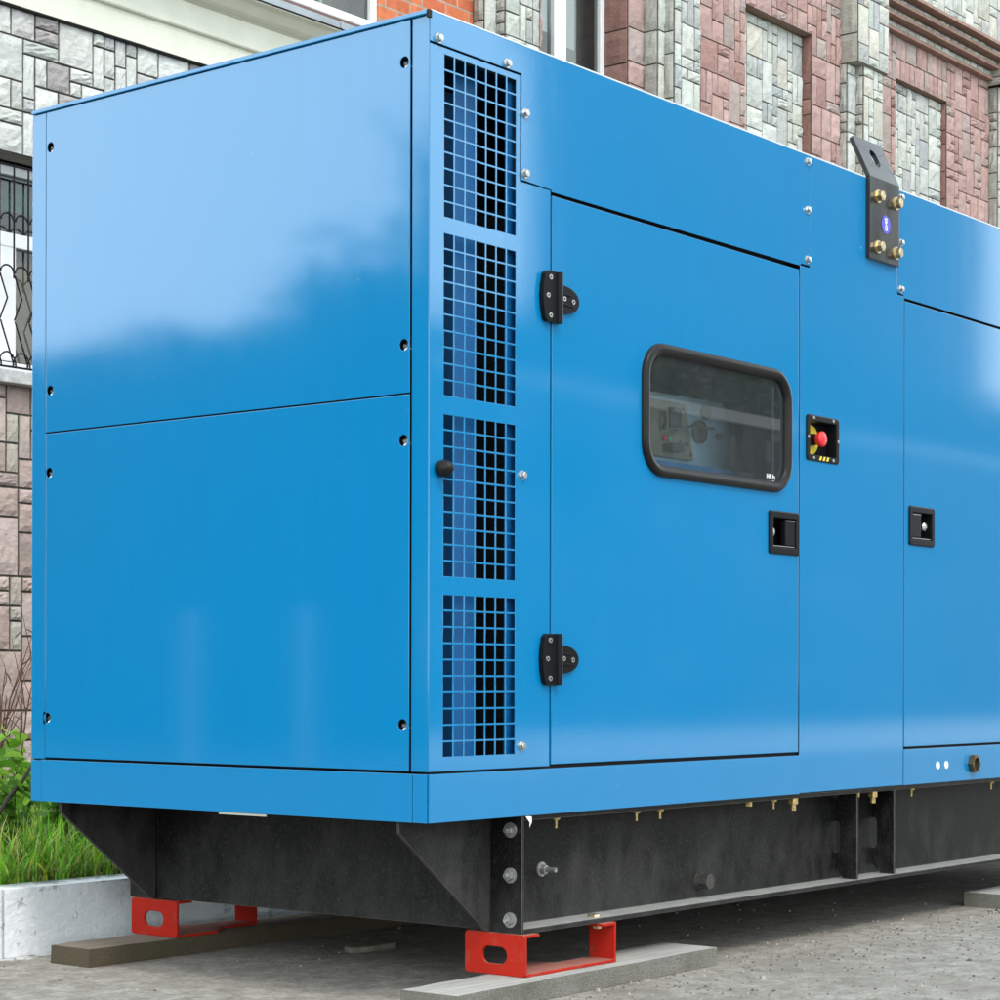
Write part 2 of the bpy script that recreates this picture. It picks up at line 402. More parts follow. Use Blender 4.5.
def kerb_mat():
    m = Mat('whitewashed_concrete'); co = m.coord()
    n1 = m.noise(co, 11, 7, .72); n2 = m.noise(co, 34, 6, .65)
    ad = m.n('Math', operation='MULTIPLY_ADD'); m.l(n2, ad.inputs[0]); ad.inputs[1].default_value = .5; m.l(n1, ad.inputs[2])
    sep = m.n('SeparateXYZ'); m.l(co, sep.inputs[0]); zr = m.n('MapRange'); m.l(sep.outputs['Z'], zr.inputs['Value'])
    for k, v in (('From Min', .12), ('From Max', .178), ('To Min', -.03), ('To Max', .085)): zr.inputs[k].default_value = v
    a3 = m.n('Math', operation='ADD'); m.l(ad.outputs[0], a3.inputs[0]); m.l(zr.outputs[0], a3.inputs[1])
    c = m.mix(m.ramp(a3.outputs[0], [(.845, BW(0)), (.90, BW(.75))]), m.mix(n2, (.72, .74, .76, 1), (.84, .85, .85, 1)), (.34, .35, .37, 1))
    bv = m.n('Bevel', samples=4); bv.inputs['Radius'].default_value = .012
    nn = m.bump(m.noise(co, 16, 6, .6, (.6, 1, 1.3)), .45, .02, bv.outputs[0]); nn = m.bump(m.noise(co, 60, 5, .65), .5, .006, nn)
    m.set(Base_Color=c, Roughness=.9, Specular_IOR_Level=.3, Normal=nn)
    return m.m
k = MB(); xs = -7.988
while xs < 30:
    k.box(xs, xs+.994, 1.486, 1.615, -.05, .184 + rng.uniform(-.003, .003)); xs += 1.0
tag(k.build('kerb', kerb_mat(), merge=False), None, None, kind='structure')
b = MB(); b.quad((-8, 1.612, .168), (32, 1.612, .168), (32, 6.3, .21), (-8, 6.3, .21))
tag(b.build('flower_bed_soil', plain('soil', (.055, .04, .026, 1), .95, nscale=12, namt=.4, bump=.6, bscale=25), recalc=False), None, None, kind='structure')
# lawn left of the yard (the end panel mirrors it)
b = MB(); b.quad((-60, -40, .004), (-6.5, -40, .004), (-6.5, 60, .004), (-60, 60, .004))
tag(b.build('lawn', plain('lawn_green', (.035, .07, .015, 1), .95, nscale=3, namt=.4, bump=.5, bscale=60), recalc=False), None, None, kind='structure')

# ------------------------------------------------------------------ generator
GEN = thing('generator_set', 'large blue diesel generator enclosure on a black steel skid with red feet', 'generator', (0, 0, 0))
L = 4.7; WD = 1.3615; ZB = .424; ZS = .5335; ZT = 2.224

def hexbolt(mb, p, d, r=.0088, h=.0075, wr=.0118, ph=.3):
    p, d = Vector(p), Vector(d)
    mb.cyl(p, p + d*.0025, wr, wr*.95, 16)
    mb.cyl(p + d*.0025, p + d*(.0025+h), r, r*.97, 6, ph)
    mb.cyl(p + d*(.0025+h), p + d*(.0035+h), r*.8, r*.7, 12)
def bolts(parent, pts, mat=None, name='bolt', **kw):
    for i, (p, d) in enumerate(pts):
        m = MB(); hexbolt(m, p, d, ph=i*.7, **kw); m.build(name, mat or ZINC, parent)
ND = (0, -1, 0); NE = (-1, 0, 0)

# --- vent panel wrapping the corner: four grilles of 7 x 10 cells
vp = MB(); G4 = [(.570, .931), (.973, 1.334), (1.377, 1.738), (1.775, 2.137)]
VX0, VX1, VZ0, VZ1 = .003, .4435, ZS+.004, 2.151
gx0, gx1 = .052, .3115
px = (gx1-gx0+.0042)/7; bar = .0042
F0 = FR(0)
rects = [(VX0, gx0, VZ0, VZ1), (gx1, .3265, VZ0, VZ1), (.3265, VX1, VZ0, 1.904)]
zprev = VZ0; loops = [[(VX0, VZ0), (VX1, VZ0), (VX1, 1.904), (.3265, 1.904), (.3265, VZ1), (VX0, VZ1)]]
for (z0, z1) in G4:
    rects.append((gx0, gx1, zprev, z0)); zprev = z1
    pz = (z1-z0+bar)/10
    for j in range(9): rects.append((gx0, gx1, z0+(j+1)*pz-bar, z0+(j+1)*pz))
    for j in range(10):
        a, c = z0+j*pz, z0+(j+1)*pz-bar
        for i in range(6): rects.append((gx0+(i+1)*px-bar, gx0+(i+1)*px, a, c))
        for i in range(7):
            u0, u1 = gx0+i*px, gx0+(i+1)*px-bar
            loops.append([(u0, a), (u1, a), (u1, c), (u0, c)])
rects.append((gx0, gx1, zprev, VZ1))
vp.slab(F0, .002, rects, (), loops)
vp.box(.0022, .0038, .0015, .0505, VZ0, 2.2122)          # return of the panel round the corner post
vpo = vp.build('vent_panel', BLUE, GEN, recalc=False)
bolts(vpo, [((.335, 0, .588), ND), ((.336, 0, 1.22), ND)])
cp = MB(); cp.lathe((.040, 0, 1.211), (-.12, -1, .05), [(0, .014), (.004, .019), (.014, .020), (.026, .017), (.036, .010), (.040, .003)], 16)
cp.smooth = True; cp.sm = [True]*len(cp.f); cp.build('rubber_stop', RUBBER, vpo)
# air duct behind the grilles: blue baffles, dark opening
d = MB(); d.box(.174, .252, .070, .076, ZS+.03, 2.13); d.box(.302, .440, .020, .026, ZS+.03, 2.15); d.box(.225, .285, .150, .156, ZS+.03, 2.12)
d.build('air_baffle', INBLUE, GEN, merge=False)
d = MB(); d.box(.02, .60, .30, .305, ZS, 2.19); d.box(.442, .446, .03, .30, ZS, 1.88)
d.build('duct_lining', DARK, GEN, merge=False)

# --- fascia panels above the doors
f = MB(); f.prism([(.003, 2.156), (.331, 2.156), (.331, 1.909), (.4475, 1.906), (.4475, 1.9015), (1.6, 1.9055), (1.603, 1.912), (1.655, 1.912), (1.655, ZT-.0015), (.003, ZT-.0015)], FR(-.0008), 0, .002)
fo = f.build('fascia_panel', BLUE, GEN)
bolts(fo, [((x, -.0008, z), ND) for x, z in ((.030, 2.167), (.275, 2.167), (.343, 2.066), (.343, 1.925), (1.640, 2.2045), (1.640, 2.068), (1.640, 1.928))])
f = MB(); f.prism([(2.175, 1.914), (2.212, 1.909), (2.218, 1.902), (L, 1.902), (L, ZT-.0015), (2.175, ZT-.0015)], FR(-.0008), 0, .002)
fo = f.build('fascia_panel', BLUE, GEN)
bolts(fo, [((2.1935, -.0008, z), ND) for z in (2.203, 2.066, 1.926)])
# --- pillar between the doors
f = MB()
es = (1.645, 1.805, 1.376, 1.482)
rx = [(1.600, 1.6535, 1.52, 1.906), (1.6535, 2.171, 1.906, ZT-.0015), (1.6535, 2.214, 1.52, 1.906), (1.600, es[0], 1.36, 1.52), (es[1], 2.214, 1.36, 1.52), (es[0], es[1], es[3], 1.52), (es[0], es[1], 1.36, es[2]), (1.600, 2.214, ZB+.002, 1.36)]
f.slab(FR(-.0009), .0012, rx, (), [[(1.600, ZB+.002), (2.214, ZB+.002), (2.214, 1.906), (2.171, 1.906), (2.171, ZT-.0015), (1.6535, ZT-.0015), (1.6535, 1.906), (1.600, 1.906)], [(es[0], es[2]), (es[1], es[2]), (es[1], es[3]), (es[0], es[3])]])
pil = f.build('pillar_panel', BLUE, GEN, recalc=False)

# --- doors
wx, wz, whw, whh = 1.1825, 1.429, .3605, .170
win = rr(wx, wz, whw-.018, whh-.018, .072, 7)
D0, D1, DZ0, DZ1 = .4495, 1.5930, .5415, 1.8925
lt = (1.440, 1.582, 1.099, 1.201)
wr_ = (.79, 1.582, 1.24, 1.63)
f = MB()
f.slab(FR(-.0015), .022, [(D0, D1, 1.63, DZ1), (D0, .79, 1.24, 1.63), (1.582, D1, 1.24, 1.63), (D0, D1, 1.201, 1.24), (D0, lt[0], 1.099, 1.201), (lt[1], D1, 1.099, 1.201), (D0, D1, DZ0, 1.099)],
       [(wr_, win)], [[(D0, DZ0), (D1, DZ0), (D1, DZ1), (D0, DZ1)], win, [(lt[0], lt[2]), (lt[1], lt[2]), (lt[1], lt[3]), (lt[0], lt[3])]])
door = f.build('door', BLUE, GEN, recalc=False); door['label'] = 'blue door with a rounded window'
# gasket
prof = [(-.030, .004), (-.030, -.003), (-.027, -.008), (-.020, -.0125), (-.012, -.0145), (-.004, -.012), (0, -.006), (0, .0)]
gk = MB(); gk.smooth = True
gk.loops([[(u, -.0015 + dd, w) for u, w in rr(wx, wz, whw+o, whh+o, .088+o, 8)] for o, dd in prof])
gk.build('window_gasket', RUBBER, door)
pn = MB(); P = rr(wx, wz, whw-.02, whh-.02, .070, 8); pn.add([(u, .001, w) for u, w in P], [tuple(range(len(P)))])
pno = pn.build('window_pane', GLASS, door, recalc=False)
mk = MB(); mk.mat = 0     # tiny unreadable maker's mark etched on the glass
for u0, u1, w0, w1 in ((1.425, 1.428, 1.296, 1.309), (1.428, 1.434, 1.301, 1.304), (1.434, 1.437, 1.296, 1.309), (1.440, 1.443, 1.298, 1.308), (1.443, 1.451, 1.298, 1.301), (1.443, 1.449, 1.306, 1.309), (1.456, 1.459, 1.297, 1.309), (1.459, 1.465, 1.302, 1.305), (1.465, 1.468, 1.295, 1.303),
                       (1.432, 1.446, 1.283, 1.286), (1.436, 1.442, 1.287, 1.290), (1.453, 1.462, 1.283, 1.286), (1.455, 1.458, 1.286, 1.292), (1.461, 1.464, 1.284, 1.291)):
    mk.box(u0, u1, -.0004, .0002, w0, w1)
mk.build('glass_mark', WHITE, door, merge=False)
st = MB(); st.box(1.4655, 1.468, .004, .010, 1.285, 1.55); st.build('reflected_line_strip', plain('strip_grey', (.25, .30, .30, 1), .4), door)  # pale strip painted in for an upright line reflected in the pane

f = MB(); E0, E1, EZ0, EZ1 = 2.2195, 3.36, .5415, 1.893
lt2 = (2.254, 2.400, 1.163, 1.268)
f.slab(FR(-.0015), .022, [(E0, E1, lt2[3], EZ1), (E0, lt2[0], lt2[2], lt2[3]), (lt2[1], E1, lt2[2], lt2[3]), (E0, E1, EZ0, lt2[2])], (),
       [[(E0, EZ0), (E1, EZ0), (E1, EZ1), (E0, EZ1)], [(lt2[0], lt2[2]), (lt2[1], lt2[2]), (lt2[1], lt2[3]), (lt2[0], lt2[3])]])
dr2 = f.build('door', BLUE, GEN, recalc=False); dr2['label'] = 'plain blue door at the right edge'
f = MB(); f.box(3.366, L, 0, .002, ZS+.004, 1.897); f.build('side_panel', BLUE, GEN)
# dark rebates behind the door gaps
f = MB()
for x in (.446, 1.597, 2.2165, 3.363): f.box(x-.03, x+.03, .0255, .030, ZS, 1.91)
f.box(.42, L, .0255, .030, 1.885, 1.915); f.box(.3225, .345, .012, .016, 1.89, 2.17); f.box(.006, .36, .012, .016, 2.138, 2.17); f.box(1.63, 1.68, .012, .016, 1.9, 2.2); f.box(2.15, 2.19, .012, .016, 1.9, 2.2)
f.box(.01, L, .012, .016, ZS-.03, ZS+.028)
f.build('door_frame', DARK, GEN, merge=False)

# --- skirts
f = MB(); f.prism([(.003, ZB), (1.5985, ZB), (1.5985, ZS-.0015), (.003, ZS-.0015)], FR(-.0022), 0, .004); f.build('skirt_panel', BLUE, GEN)
f = MB(); f.prism([(2.2165, ZB+.001), (L, ZB+.001), (L, ZS), (2.2165, ZS)], FR(-.0022), 0, .004); sk = f.build('skirt_panel', BLUE, GEN)
for x, z in ((2.440, .478), (2.498, .478)):
    m = MB(); m.cyl((x, -.0022, z), (x, -.0042, z), .0125, .0115, 20); m.build('white_plug', WHITE, sk)
m = MB(); F1 = FR(-.0022); hx = [(2.679 + .031*math.cos(a*PI/3), .477 + .031*math.sin(a*PI/3)) for a in range(6)]
a_, b_ = [], []
hex24 = []
for i in range(6):
    for t in range(4):
        p, q = hx[i], hx[(i+1) % 6]; hex24.append((p[0]+(q[0]-p[0])*t/4, p[1]+(q[1]-p[1])*t/4))
inn = [(2.679 + .02*math.cos(2*PI*k/24), .477 + .02*math.sin(2*PI*k/24)) for k in range(24)]
m.loops([[F1(u, w, 0) for u, w in hex24], [F1(u, w, -.016) for u, w in hex24], [F1(u, w, -.018) for u, w in inn], [F1(u, w, .02) for u, w in inn]], False, True)
m.build('pipe_fitting', plain('old_brass', (.10, .075, .035, 1), .5, .6, nscale=80, namt=.4), sk)
f = MB(); f.prism([(.0437, ZB), (.0437, ZS-.0015), (1.3195, ZS-.0015), (1.3195, ZB)], FE(-.0022), 0, .004); f.build('skirt_panel', BLUE, GEN)
f = MB(); f.box(-.0018, .0022, .0022, .0420, ZB, ZS-.0015); f.build('skirt_corner', BLUE, GEN)
f = MB(); f.box(-.0018, .003, 1.3212, WD, ZB, ZS-.0035); f.build('skirt_corner', BLUE, GEN)

# --- end panels with recessed screws, corner posts
PY0, PY1 = .0545, 1.3045
def end_panel(z0, z1, holes):
    m = MB(); r = .0130; zs = sorted({h[1] for h in holes}); rc = []; rg = []; lp = [[(PY0, z0), (PY1, z0), (PY1, z1), (PY0, z1)]]
    zp = z0
    for z in zs:
        rc.append((PY0, PY1, zp, z-.0155)); ya = PY0
        for y, zz in sorted(h for h in holes if h[1] == z):
            rg.append(((y-.0155, y+.0155, z-.0155, z+.0155), circ(y, z, r))); lp.append(circ(y, z, r))
            rc.append((ya, y-.0155, z-.0155, z+.0155)); ya = y+.0155
        rc.append((ya, PY1, z-.0155, z+.0155)); zp = z+.0155
    rc.append((PY0, PY1, zp, z1))
    m.slab(FE(-.0012), .002, rc, rg, lp)
    o = m.build('end_panel', BLUE, GEN, recalc=False)
    for y, z in holes:
        s = MB(); s.cyl((.014, y, z), (.005, y+.001, z-.004), .0075, .0065, 6, rng.random()); s.build('screw', ZINC, o)
        s = MB(); s.tube([(.018, y-.004, z-.006), (.006, y-.003, z-.009), (.0006, y-.001, z-.0115)], [.003, .0035, .0025], 6); s.build('white_clip', WHITE, o)
    return o
end_panel(1.3815, 2.2112, [(.0715, 2.1195), (.0715, 1.489), (1.2885, 2.1195), (1.2885, 1.489)]) ['label'] = 'upper blue end panel'
end_panel(.5385, 1.3775, [(.0725, 1.276), (.0735, .641), (1.291, 1.276), (1.297, .641)]) ['label'] = 'lower blue end panel'
f = MB(); f.box(.024, .03, .02, WD-.02, ZS, 2.21); f.build('inner_end_wall', DARK, GEN)
f = MB(); f.box(-.0003, .004, 1.3080, WD, ZS+.001, 2.2115); f.build('corner_post', BLUE, GEN)
# back side, far end, roof, inner floor
f = MB(); f.box(.006, L, WD-.006, WD-.0005, ZB, ZT-.012); f.build('rear_panel', BLUE, GEN)
f = MB(); f.box(L-.004, L, .004, WD-.007, ZB, ZT-.012); f.build('far_end_panel', BLUE, GEN)
f = MB(); f.box(-.0045, L+.002, .0016, WD+.001, ZT-.0100, ZT+.001); rf = f.build('roof', BLUE, GEN, bevel=.002)
f = MB(); f.box(.006, L, -.0012, .0014, ZT-.0012, ZT+.0022); f.build('edge_glint', plain('painted_glint', (.62, .66, .70, 1), .5), rf)  # pale strip painted in for the sky glint along the roof edge
f = MB(); f.box(-.005, .0062, -.0028, .004, ZT-.0175, ZT-.0005); f.build('corner_cap', DARK, GEN)
f = MB(); f.box(.03, L-.01, .03, WD-.01, ZB+.04, ZB+.05); f.build('inner_floor', DARK, GEN)
# inner console behind the door window
f = MB(); f.prism([(1.0, 1.20), (1.735, 1.20), (1.595, 1.5385), (1.0, 1.531)], FR(.25), 0, .25); con = f.build('control_console', CONSOLE, GEN)
f = MB(); f.box(1.0, 1.70, .19, .249, 1.20, 1.338); f.build('console_ledge', plain('console_ledge_blue', (.03, .22, .48, 1), .45), con)
f = MB(); f.prism([(1.02, 1.358), (1.414, 1.358), (1.374, 1.512), (1.02, 1.509)], FR(.232), 0, .0175); f.build('instrument_plate', PANELG, con)
f = MB()
f.box(1.29, 1.345, .226, .2315, 1.44, 1.495); f.box(1.26, 1.32, .2, .2315, 1.372, 1.392)
f.tube([(1.255, .222, 1.478), (1.25, .215, 1.455), (1.252, .222, 1.43)], .006); f.tube([(1.30, .215, 1.432), (1.36, .20, 1.447), (1.47, .20, 1.450)], .004)
for x in (1.335, 1.37): f.tube([(x-.01, .228, 1.395), (x, .222, 1.405), (x+.012, .228, 1.394)], .002)
f.build('switchgear', plain('switch_grey', (.06, .06, .055, 1), .5), con, merge=False)
for nm, x, mt in (('stop_button', 1.262, BUTTON), ('start_button', 1.282, GREEN)):
    f = MB(); f.cyl((x, .2315, 1.408), (x, .222, 1.407), .009, .008, 14); f.build(nm, mt, con)
for x, z, r in ((1.464, 1.444, .033), (1.563, 1.439, .010), (1.495, 1.503, .021)):
    f = MB(); f.lathe((x, .25, z), ND, [(0, r), (.012, r), (.014, r*.85), (.010, r*.8)], 24); f.build('gauge', plain('gauge_face', (.13, .12, .09, 1), .4), con)
for x, z in ((1.40, 1.372), (1.362, 1.498)):
    f = MB(); f.cyl((x, .232, z), (x, .226, z), .006, .005, 10); f.build('console_screw', BRASS, con)
f = MB(); f.box(1.0, 1.9, .75, .76, 1.0, 2.1); f.box(1.12, 1.24, .5, .6, 1.2, 1.9); f.build('inner_bulkhead', plain('bulkhead', (.022, .016, .018, 1), .8, nscale=3, namt=.5), GEN, merge=False)

# --- hinges
def hinge(xc, z):
    """xc = knuckle axis; fixed plate to the left, leaf to the right"""
    m = MB()
    pl = [(xc+.017, z-.061), (xc+.017, z+.061), (xc-.034, z+.060), (xc-.043, z+.053), (xc-.050, z+.025), (xc-.052, z), (xc-.050, z-.025), (xc-.043, z-.053), (xc-.034, z-.060)]
    m.prism(pl, FR(-.0135), 0, .0127)
    lf = [(xc+.017, z-.034)] + [(xc+.017 + .078*math.cos(a)**.8, z + .034*math.sin(a)) for a in [-(PI/2)+PI*k/16 for k in range(1, 16)]] + [(xc+.017, z+.034)]
    m.prism(lf, FR(-.0100), 0, .0085)
    m.prism([(xc+.02, z-.008), (xc+.072, z-.011), (xc+.072, z-.015), (xc+.02, z-.013)], FR(-.0128), 0, .0028)
    m.prism([(xc+.02, z+.016), (xc+.062, z+.014), (xc+.062, z+.010), (xc+.02, z+.012)], FR(-.0128), 0, .0028)
    m.cyl((xc+.009, -.0150, z-.060), (xc+.009, -.0150, z+.060), .0088, n=14)
    o = m.build('hinge', PLASTIC, GEN, merge=False)
    for x, zz, y in ((xc-.024, z+.045, -.0135), (xc-.034, z+.001, -.0135), (xc-.024, z-.045, -.0135), (xc+.034, z+.002, -.010), (xc+.070, z-.001, -.010)):
        s = MB(); s.cyl((x, y, zz), (x, y-.0022, zz), .0065, .006, 14); s.mat = 1; s.cyl((x, y-.0021, zz), (x, y-.0028, zz), .0028, .0028, 6); s.build('screw', [ZINC, DARK], o)
hinge(.452, 1.650); hinge(.453, .791)

# --- latches
def latch(cx, cz, hw, hh, flip):
    m = MB(); F = FR(-.0015)
    ls = [[F(u, w, d_) for u, w in rr(cx, cz, hw+o, hh+o, r_, 4)] for o, d_, r_ in
          ((0, .0, .008), (0, -.004, .008), (-.003, -.006, .006), (-.017, -.006, .003), (-.019, -.004, .003), (-.021, .034, .003))]
    m.loops(ls, False, True); o = m.build('latch', PLASTIC, GEN)
    s = 1 if not flip else -1
    h = MB(); hx0 = cx + s*.006; hx1 = cx + s*(hw-.022)
    x0, x1 = min(hx0, hx1), max(hx0, hx1)
    h.box(x0, x1, -.005, .012, cz-hh+.026, cz+hh-.026); h.build('handle', PLASTIC, o, bevel=.002)
    k = MB(); k.lathe((cx - s*(hw-.040) + (.004 if flip else 0), .020, cz+.002), (s*.25, -1, 0), [(0, .013), (.012, .013), (.016, .006)], 6); k.build('lock_barrel', ZINC, o)
    for bb in ((cx-hw+.024, cx+hw-.024, -.004, .004, cz-hh+.0215, cz-hh+.0235), (x0+.002, x1-.002, -.0058, .0, cz+hh-.0255, cz+hh-.0235)):
        k = MB(); k.box(*bb); k.build('steel_edge', ZINC, o)
latch(1.511, 1.150, .080, .0595, False)
latch(2.327, 1.2155, .082, .060, True)

# --- emergency stop
cx, cz, hw, hh = 1.7245, 1.429, .0915, .0645
m = MB(); F = FR(-.0010)
m.loops([[F(u, w, d_) for u, w in rr(cx, cz, hw+o, hh+o, r_, 4)] for o, d_, r_ in ((0, 0, .01), (0, -.0035, .01), (-.003, -.005, .008), (-.0155, -.005, .003), (-.017, -.003, .003), (-.018, .032, .003))], False, True)
es_o = m.build('emergency_stop', PLASTIC, GEN)
m = MB(); m.cyl((cx-.012, .0314, cz), (cx-.012, .0295, cz), .0425, .0425, 32); m.build('yellow_disc', YELLOW, es_o)
m = MB(); m.lathe((cx-.012, .029, cz), ND, [(0, .017), (.012, .017)], 20); m.build('button_collar', PLASTIC, es_o)
m = MB(); m.smooth = True; m.lathe((cx-.006, .017, cz), ND, [(0, .013), (.006, .017), (.016, .022), (.022, .0225), (.026, .020), (.028, .012), (.0285, .001)], 24); m.build('red_button', BUTTON, es_o)
m = MB()
for i in range(3):
    u = cx-.026 + i*.020; m.add([(u, -.0062, cz-hh+.003), (u+.011, -.0062, cz-hh+.003), (u+.018, -.0062, cz-hh+.0145), (u+.007, -.0062, cz-hh+.0145)], [(0, 1, 2, 3)])
m.build('hazard_stripes', YELLOW, es_o)
for x, z in ((cx-.055, cz+hh-.008), (cx+.055, cz+hh-.008), (cx-.084, cz+.001), (cx+.084, cz), (cx-.055, cz-hh+.008), (cx+.055, cz-hh+.008)):
    m = MB(); m.cyl((x, -.0055, z), (x, -.0075, z), .005, .0045, 12); m.build('frame_screw', ZINC, es_o)

# --- lifting lug: flat plate bent back over the roof edge
m = MB(); lx0, lx1, lz0 = 1.976, 2.1565, 1.986
zb, yb, zt, yt = 2.232, -.015, 2.360, .045
th = .014
up = Vector((0, yt-yb, zt-zb)).normalized(); nrm = Vector((0, -(zt-zb), yt-yb)).normalized()
m.prism([(lx0, lz0), (lx1, lz0), (lx1, zb-.004), (lx0, zb-.004)], FR(yb), 0, th)
Lh = math.hypot(yt-yb, zt-zb)
FU = lambda u, w, d_: tuple(Vector((u, yb, zb-.004)) + up*w - nrm*d_)
slot = rr((lx0+lx1)/2, .078, .021, .030, .0205, 7)
ca = .007
outl = [(lx0, 0), (lx1, 0), (lx1, Lh-ca), (lx1-ca, Lh), (lx0+ca, Lh), (lx0, Lh-ca)]
# upper leaf: rectangular sheet with a slot (corners cut)
m.slab(FU, th, [(lx0, lx1, 0, .040), (lx0, lx1, .115, Lh-ca)], [((lx0, lx1, .040, .115), slot)], [slot])
for d_ in (0, th): m.add([FU(u, w, d_) for u, w in ((lx0, Lh-ca), (lx1, Lh-ca), (lx1-ca, Lh), (lx0+ca, Lh))], [(0, 1, 2, 3)])
n_ = len(outl)
for i in range(n_):
    a, b2 = outl[i], outl[(i+1) % n_]; m.quad(FU(*a, 0), FU(*b2, 0), FU(*b2, th), FU(*a, th))
lug = m.build('lifting_lug', LUG, GEN, merge=False)
for i, (x, z) in enumerate(((2.022, 2.173), (2.134, 2.172), (2.022, 2.024), (2.134, 2.023))):
    s = MB(); p = Vector((x, yb, z)); dn = Vector(ND)
    s.cyl(p, p+dn*.004, .0200, .0195, 20); s.cyl(p+dn*.004, p+dn*.019, .0158, .0154, 6, .4+i*.5); s.cyl(p+dn*.019, p+dn*.0205, .012, .011, 14); s.build('bolt', YZINC, lug)
s = MB(); E_ = [(2.072 + .027*math.cos(2*PI*k/32), 2.098 + .0275*math.sin(2*PI*k/32)) for k in range(32)]
s.prism(E_, FR(yb-.0012), 0, .0011)
s.mat = 1
FS = FR(yb-.002)
for poly in (rr(2.071, 2.113, .0075, .0045, .004, 3), rr(2.0715, 2.105, .006, .0055, .002, 3), rr(2.072, 2.0965, .0035, .004, .001, 3), rr(2.0725, 2.0875, .0072, .0085, .006, 4)):
    s.prism(poly, FS, 0, .0009)
s.mat = 2
s.prism(rr(2.071, 2.1105, .003, .0015, .001, 2), FR(yb-.0026), 0, .0007); s.prism(rr(2.0725, 2.1008, .0035, .0012, .001, 2), FR(yb-.0026), 0, .0007); s.prism(rr(2.070, 2.089, .002, .003, .0015, 2), FR(yb-.0026), 0, .0007)
s.build('round_sticker', [STICK, WHITE, STICK], lug, merge=False)

# --- black skid
X1 = .340; Zf = .147
m = MB()
m.box(X1+.006, L, .080, .088, Zf+.012, .412)      # web
m.box(X1+.006, L, -.0005, .080, Zf, Zf+.012)      # bottom flange
m.box(X1+.006, L, .003, .080, .412, .4235)        # top flange
m.box(X1, X1+.006, .000, .096, Zf, .4232)         # end plate with bolts
sb = m.build('side_beam', SKID, GEN, merge=False)
for z in (.3895, .283, .1785):
    s = MB(); p = Vector((X1, .034, z)); d_ = Vector(NE)
    s.cyl(p, p+d_*.004, .0185, .018, 18); s.cyl(p+d_*.004, p+d_*.015, .0115, .011, 6, .3); s.cyl(p+d_*.015, p+d_*.023, .006, .0055, 10); s.build('bolt', DZINC, sb)
s = MB(); p = Vector((.517, .080, .283)); d_ = Vector(ND)
s.cyl(p, p+d_*.004, .0185, .018, 18); s.cyl(p+d_*.004, p+d_*.016, .0125, .012, 6); s.cyl(p+d_*.016, p+d_*.045, .0065, .006, 10); s.build('stud', DZINC, sb)
s = MB(); p = Vector((1.215, .080, .204))
s.cyl(p, p+d_*.010, .026, .024, 18); s.cyl(p+d_*.010, p+d_*.036, .0225, .022, 6, .5); s.build('bolt', plain('dirty_bolt', (.07, .065, .06, 1), .5, .5, nscale=60, namt=.4), sb)
for x, big in ((.487, 0), (.823, 0), (.928, 0), (1.354, 2), (1.484, 0), (1.59, 1), (1.95, 2), (2.05, 1), (2.294, 0), (2.846, 0)):
    s = MB(); z = .412; y = .012
    if big == 1: s.cyl((x, y, z), (x, y, z-.016), .015, .015, 6, .3); s.cyl((x, y, z-.016), (x, y, z-.034), .008, .008, 10)
    elif big == 2: s.cyl((x, y, z), (x, y, z-.012), .010, .010, 6)
    else: s.cyl((x, y, z), (x, y, z-.005), .010, .009, 10); s.cyl((x, y, z-.005), (x, y, z-.025), .0035, .003, 8)
    s.build('screw', BRASS, sb)
s = MB(); s.cyl((.665, .03, Zf+.012), (.665, .03, Zf+.018), .016, .015, 6); s.cyl((.665, .02, Zf), (.665, .02, Zf-.016), .012, .012, 6); s.build('flange_bolt', YZINC, sb, merge=False)
s = MB(); s.add([(.352, -.001, .4225), (.372, -.003, .4215), (.369, -.006, .408), (.363, -.004, .395), (.358, -.008, .409)], [(0, 1, 2, 4), (4, 2, 3)]); s.build('tape_scrap', WHITE, sb, recalc=False)
for x in (1.940, 2.167):
    m = MB(); Fx = lambda u, w, d_, x=x: (x + d_, u, w)
    m.prism([(.004, Zf+.0125), (.050, Zf+.0125), (.0795, Zf+.042), (.0795, .235), (.066, .238), (.062, .246), (.062, .316), (.066, .324), (.0795, .327), (.0795, .388), (.056, .4115), (.004, .4115)], Fx, 0, .008)
    m.build('stiffener', SKID, GEN)
m = MB(); m.box(X1+.006, L, WD-.088, WD-.080, Zf+.012, .412); m.box(X1+.006, L, WD-.080, WD, Zf, Zf+.012); m.box(X1, X1+.006, WD-.096, WD, Zf, .4232)
m.build('side_beam', SKID, GEN, merge=False)
for y in (.096, WD-.104):
    m = MB(); m.prism([(.012, .4235), (.014, .396), (.026, .386), (.322, .150), (.3395, .1475), (.3395, .4235)], FR(y), 0, .008); m.build('gusset_plate', GUSSET, GEN)
m = MB(); m.box(X1+.004, X1+.012, .104, WD-.104, Zf+.003, .4230); m.box(X1+.012, X1+.09, .106, WD-.106, Zf+.003, Zf+.012)
eb = m.build('end_beam', SKID, GEN, merge=False)
m = MB(); m.box(.004, .40, .06, WD-.06, .4236, .4255); m.box(.40, L-.01, .09, WD-.09, .4236, .4255); m.box(L-.3, L-.29, .1, WD-.1, .15, .423); m.build('bottom_plate', SKID, GEN, merge=False)
s = MB(); s.box(-.001, .001, .50, .66, .418, .4232); s.build('paper_strip', plain('dull_paper', (.42, .40, .36, 1), .8), GEN)

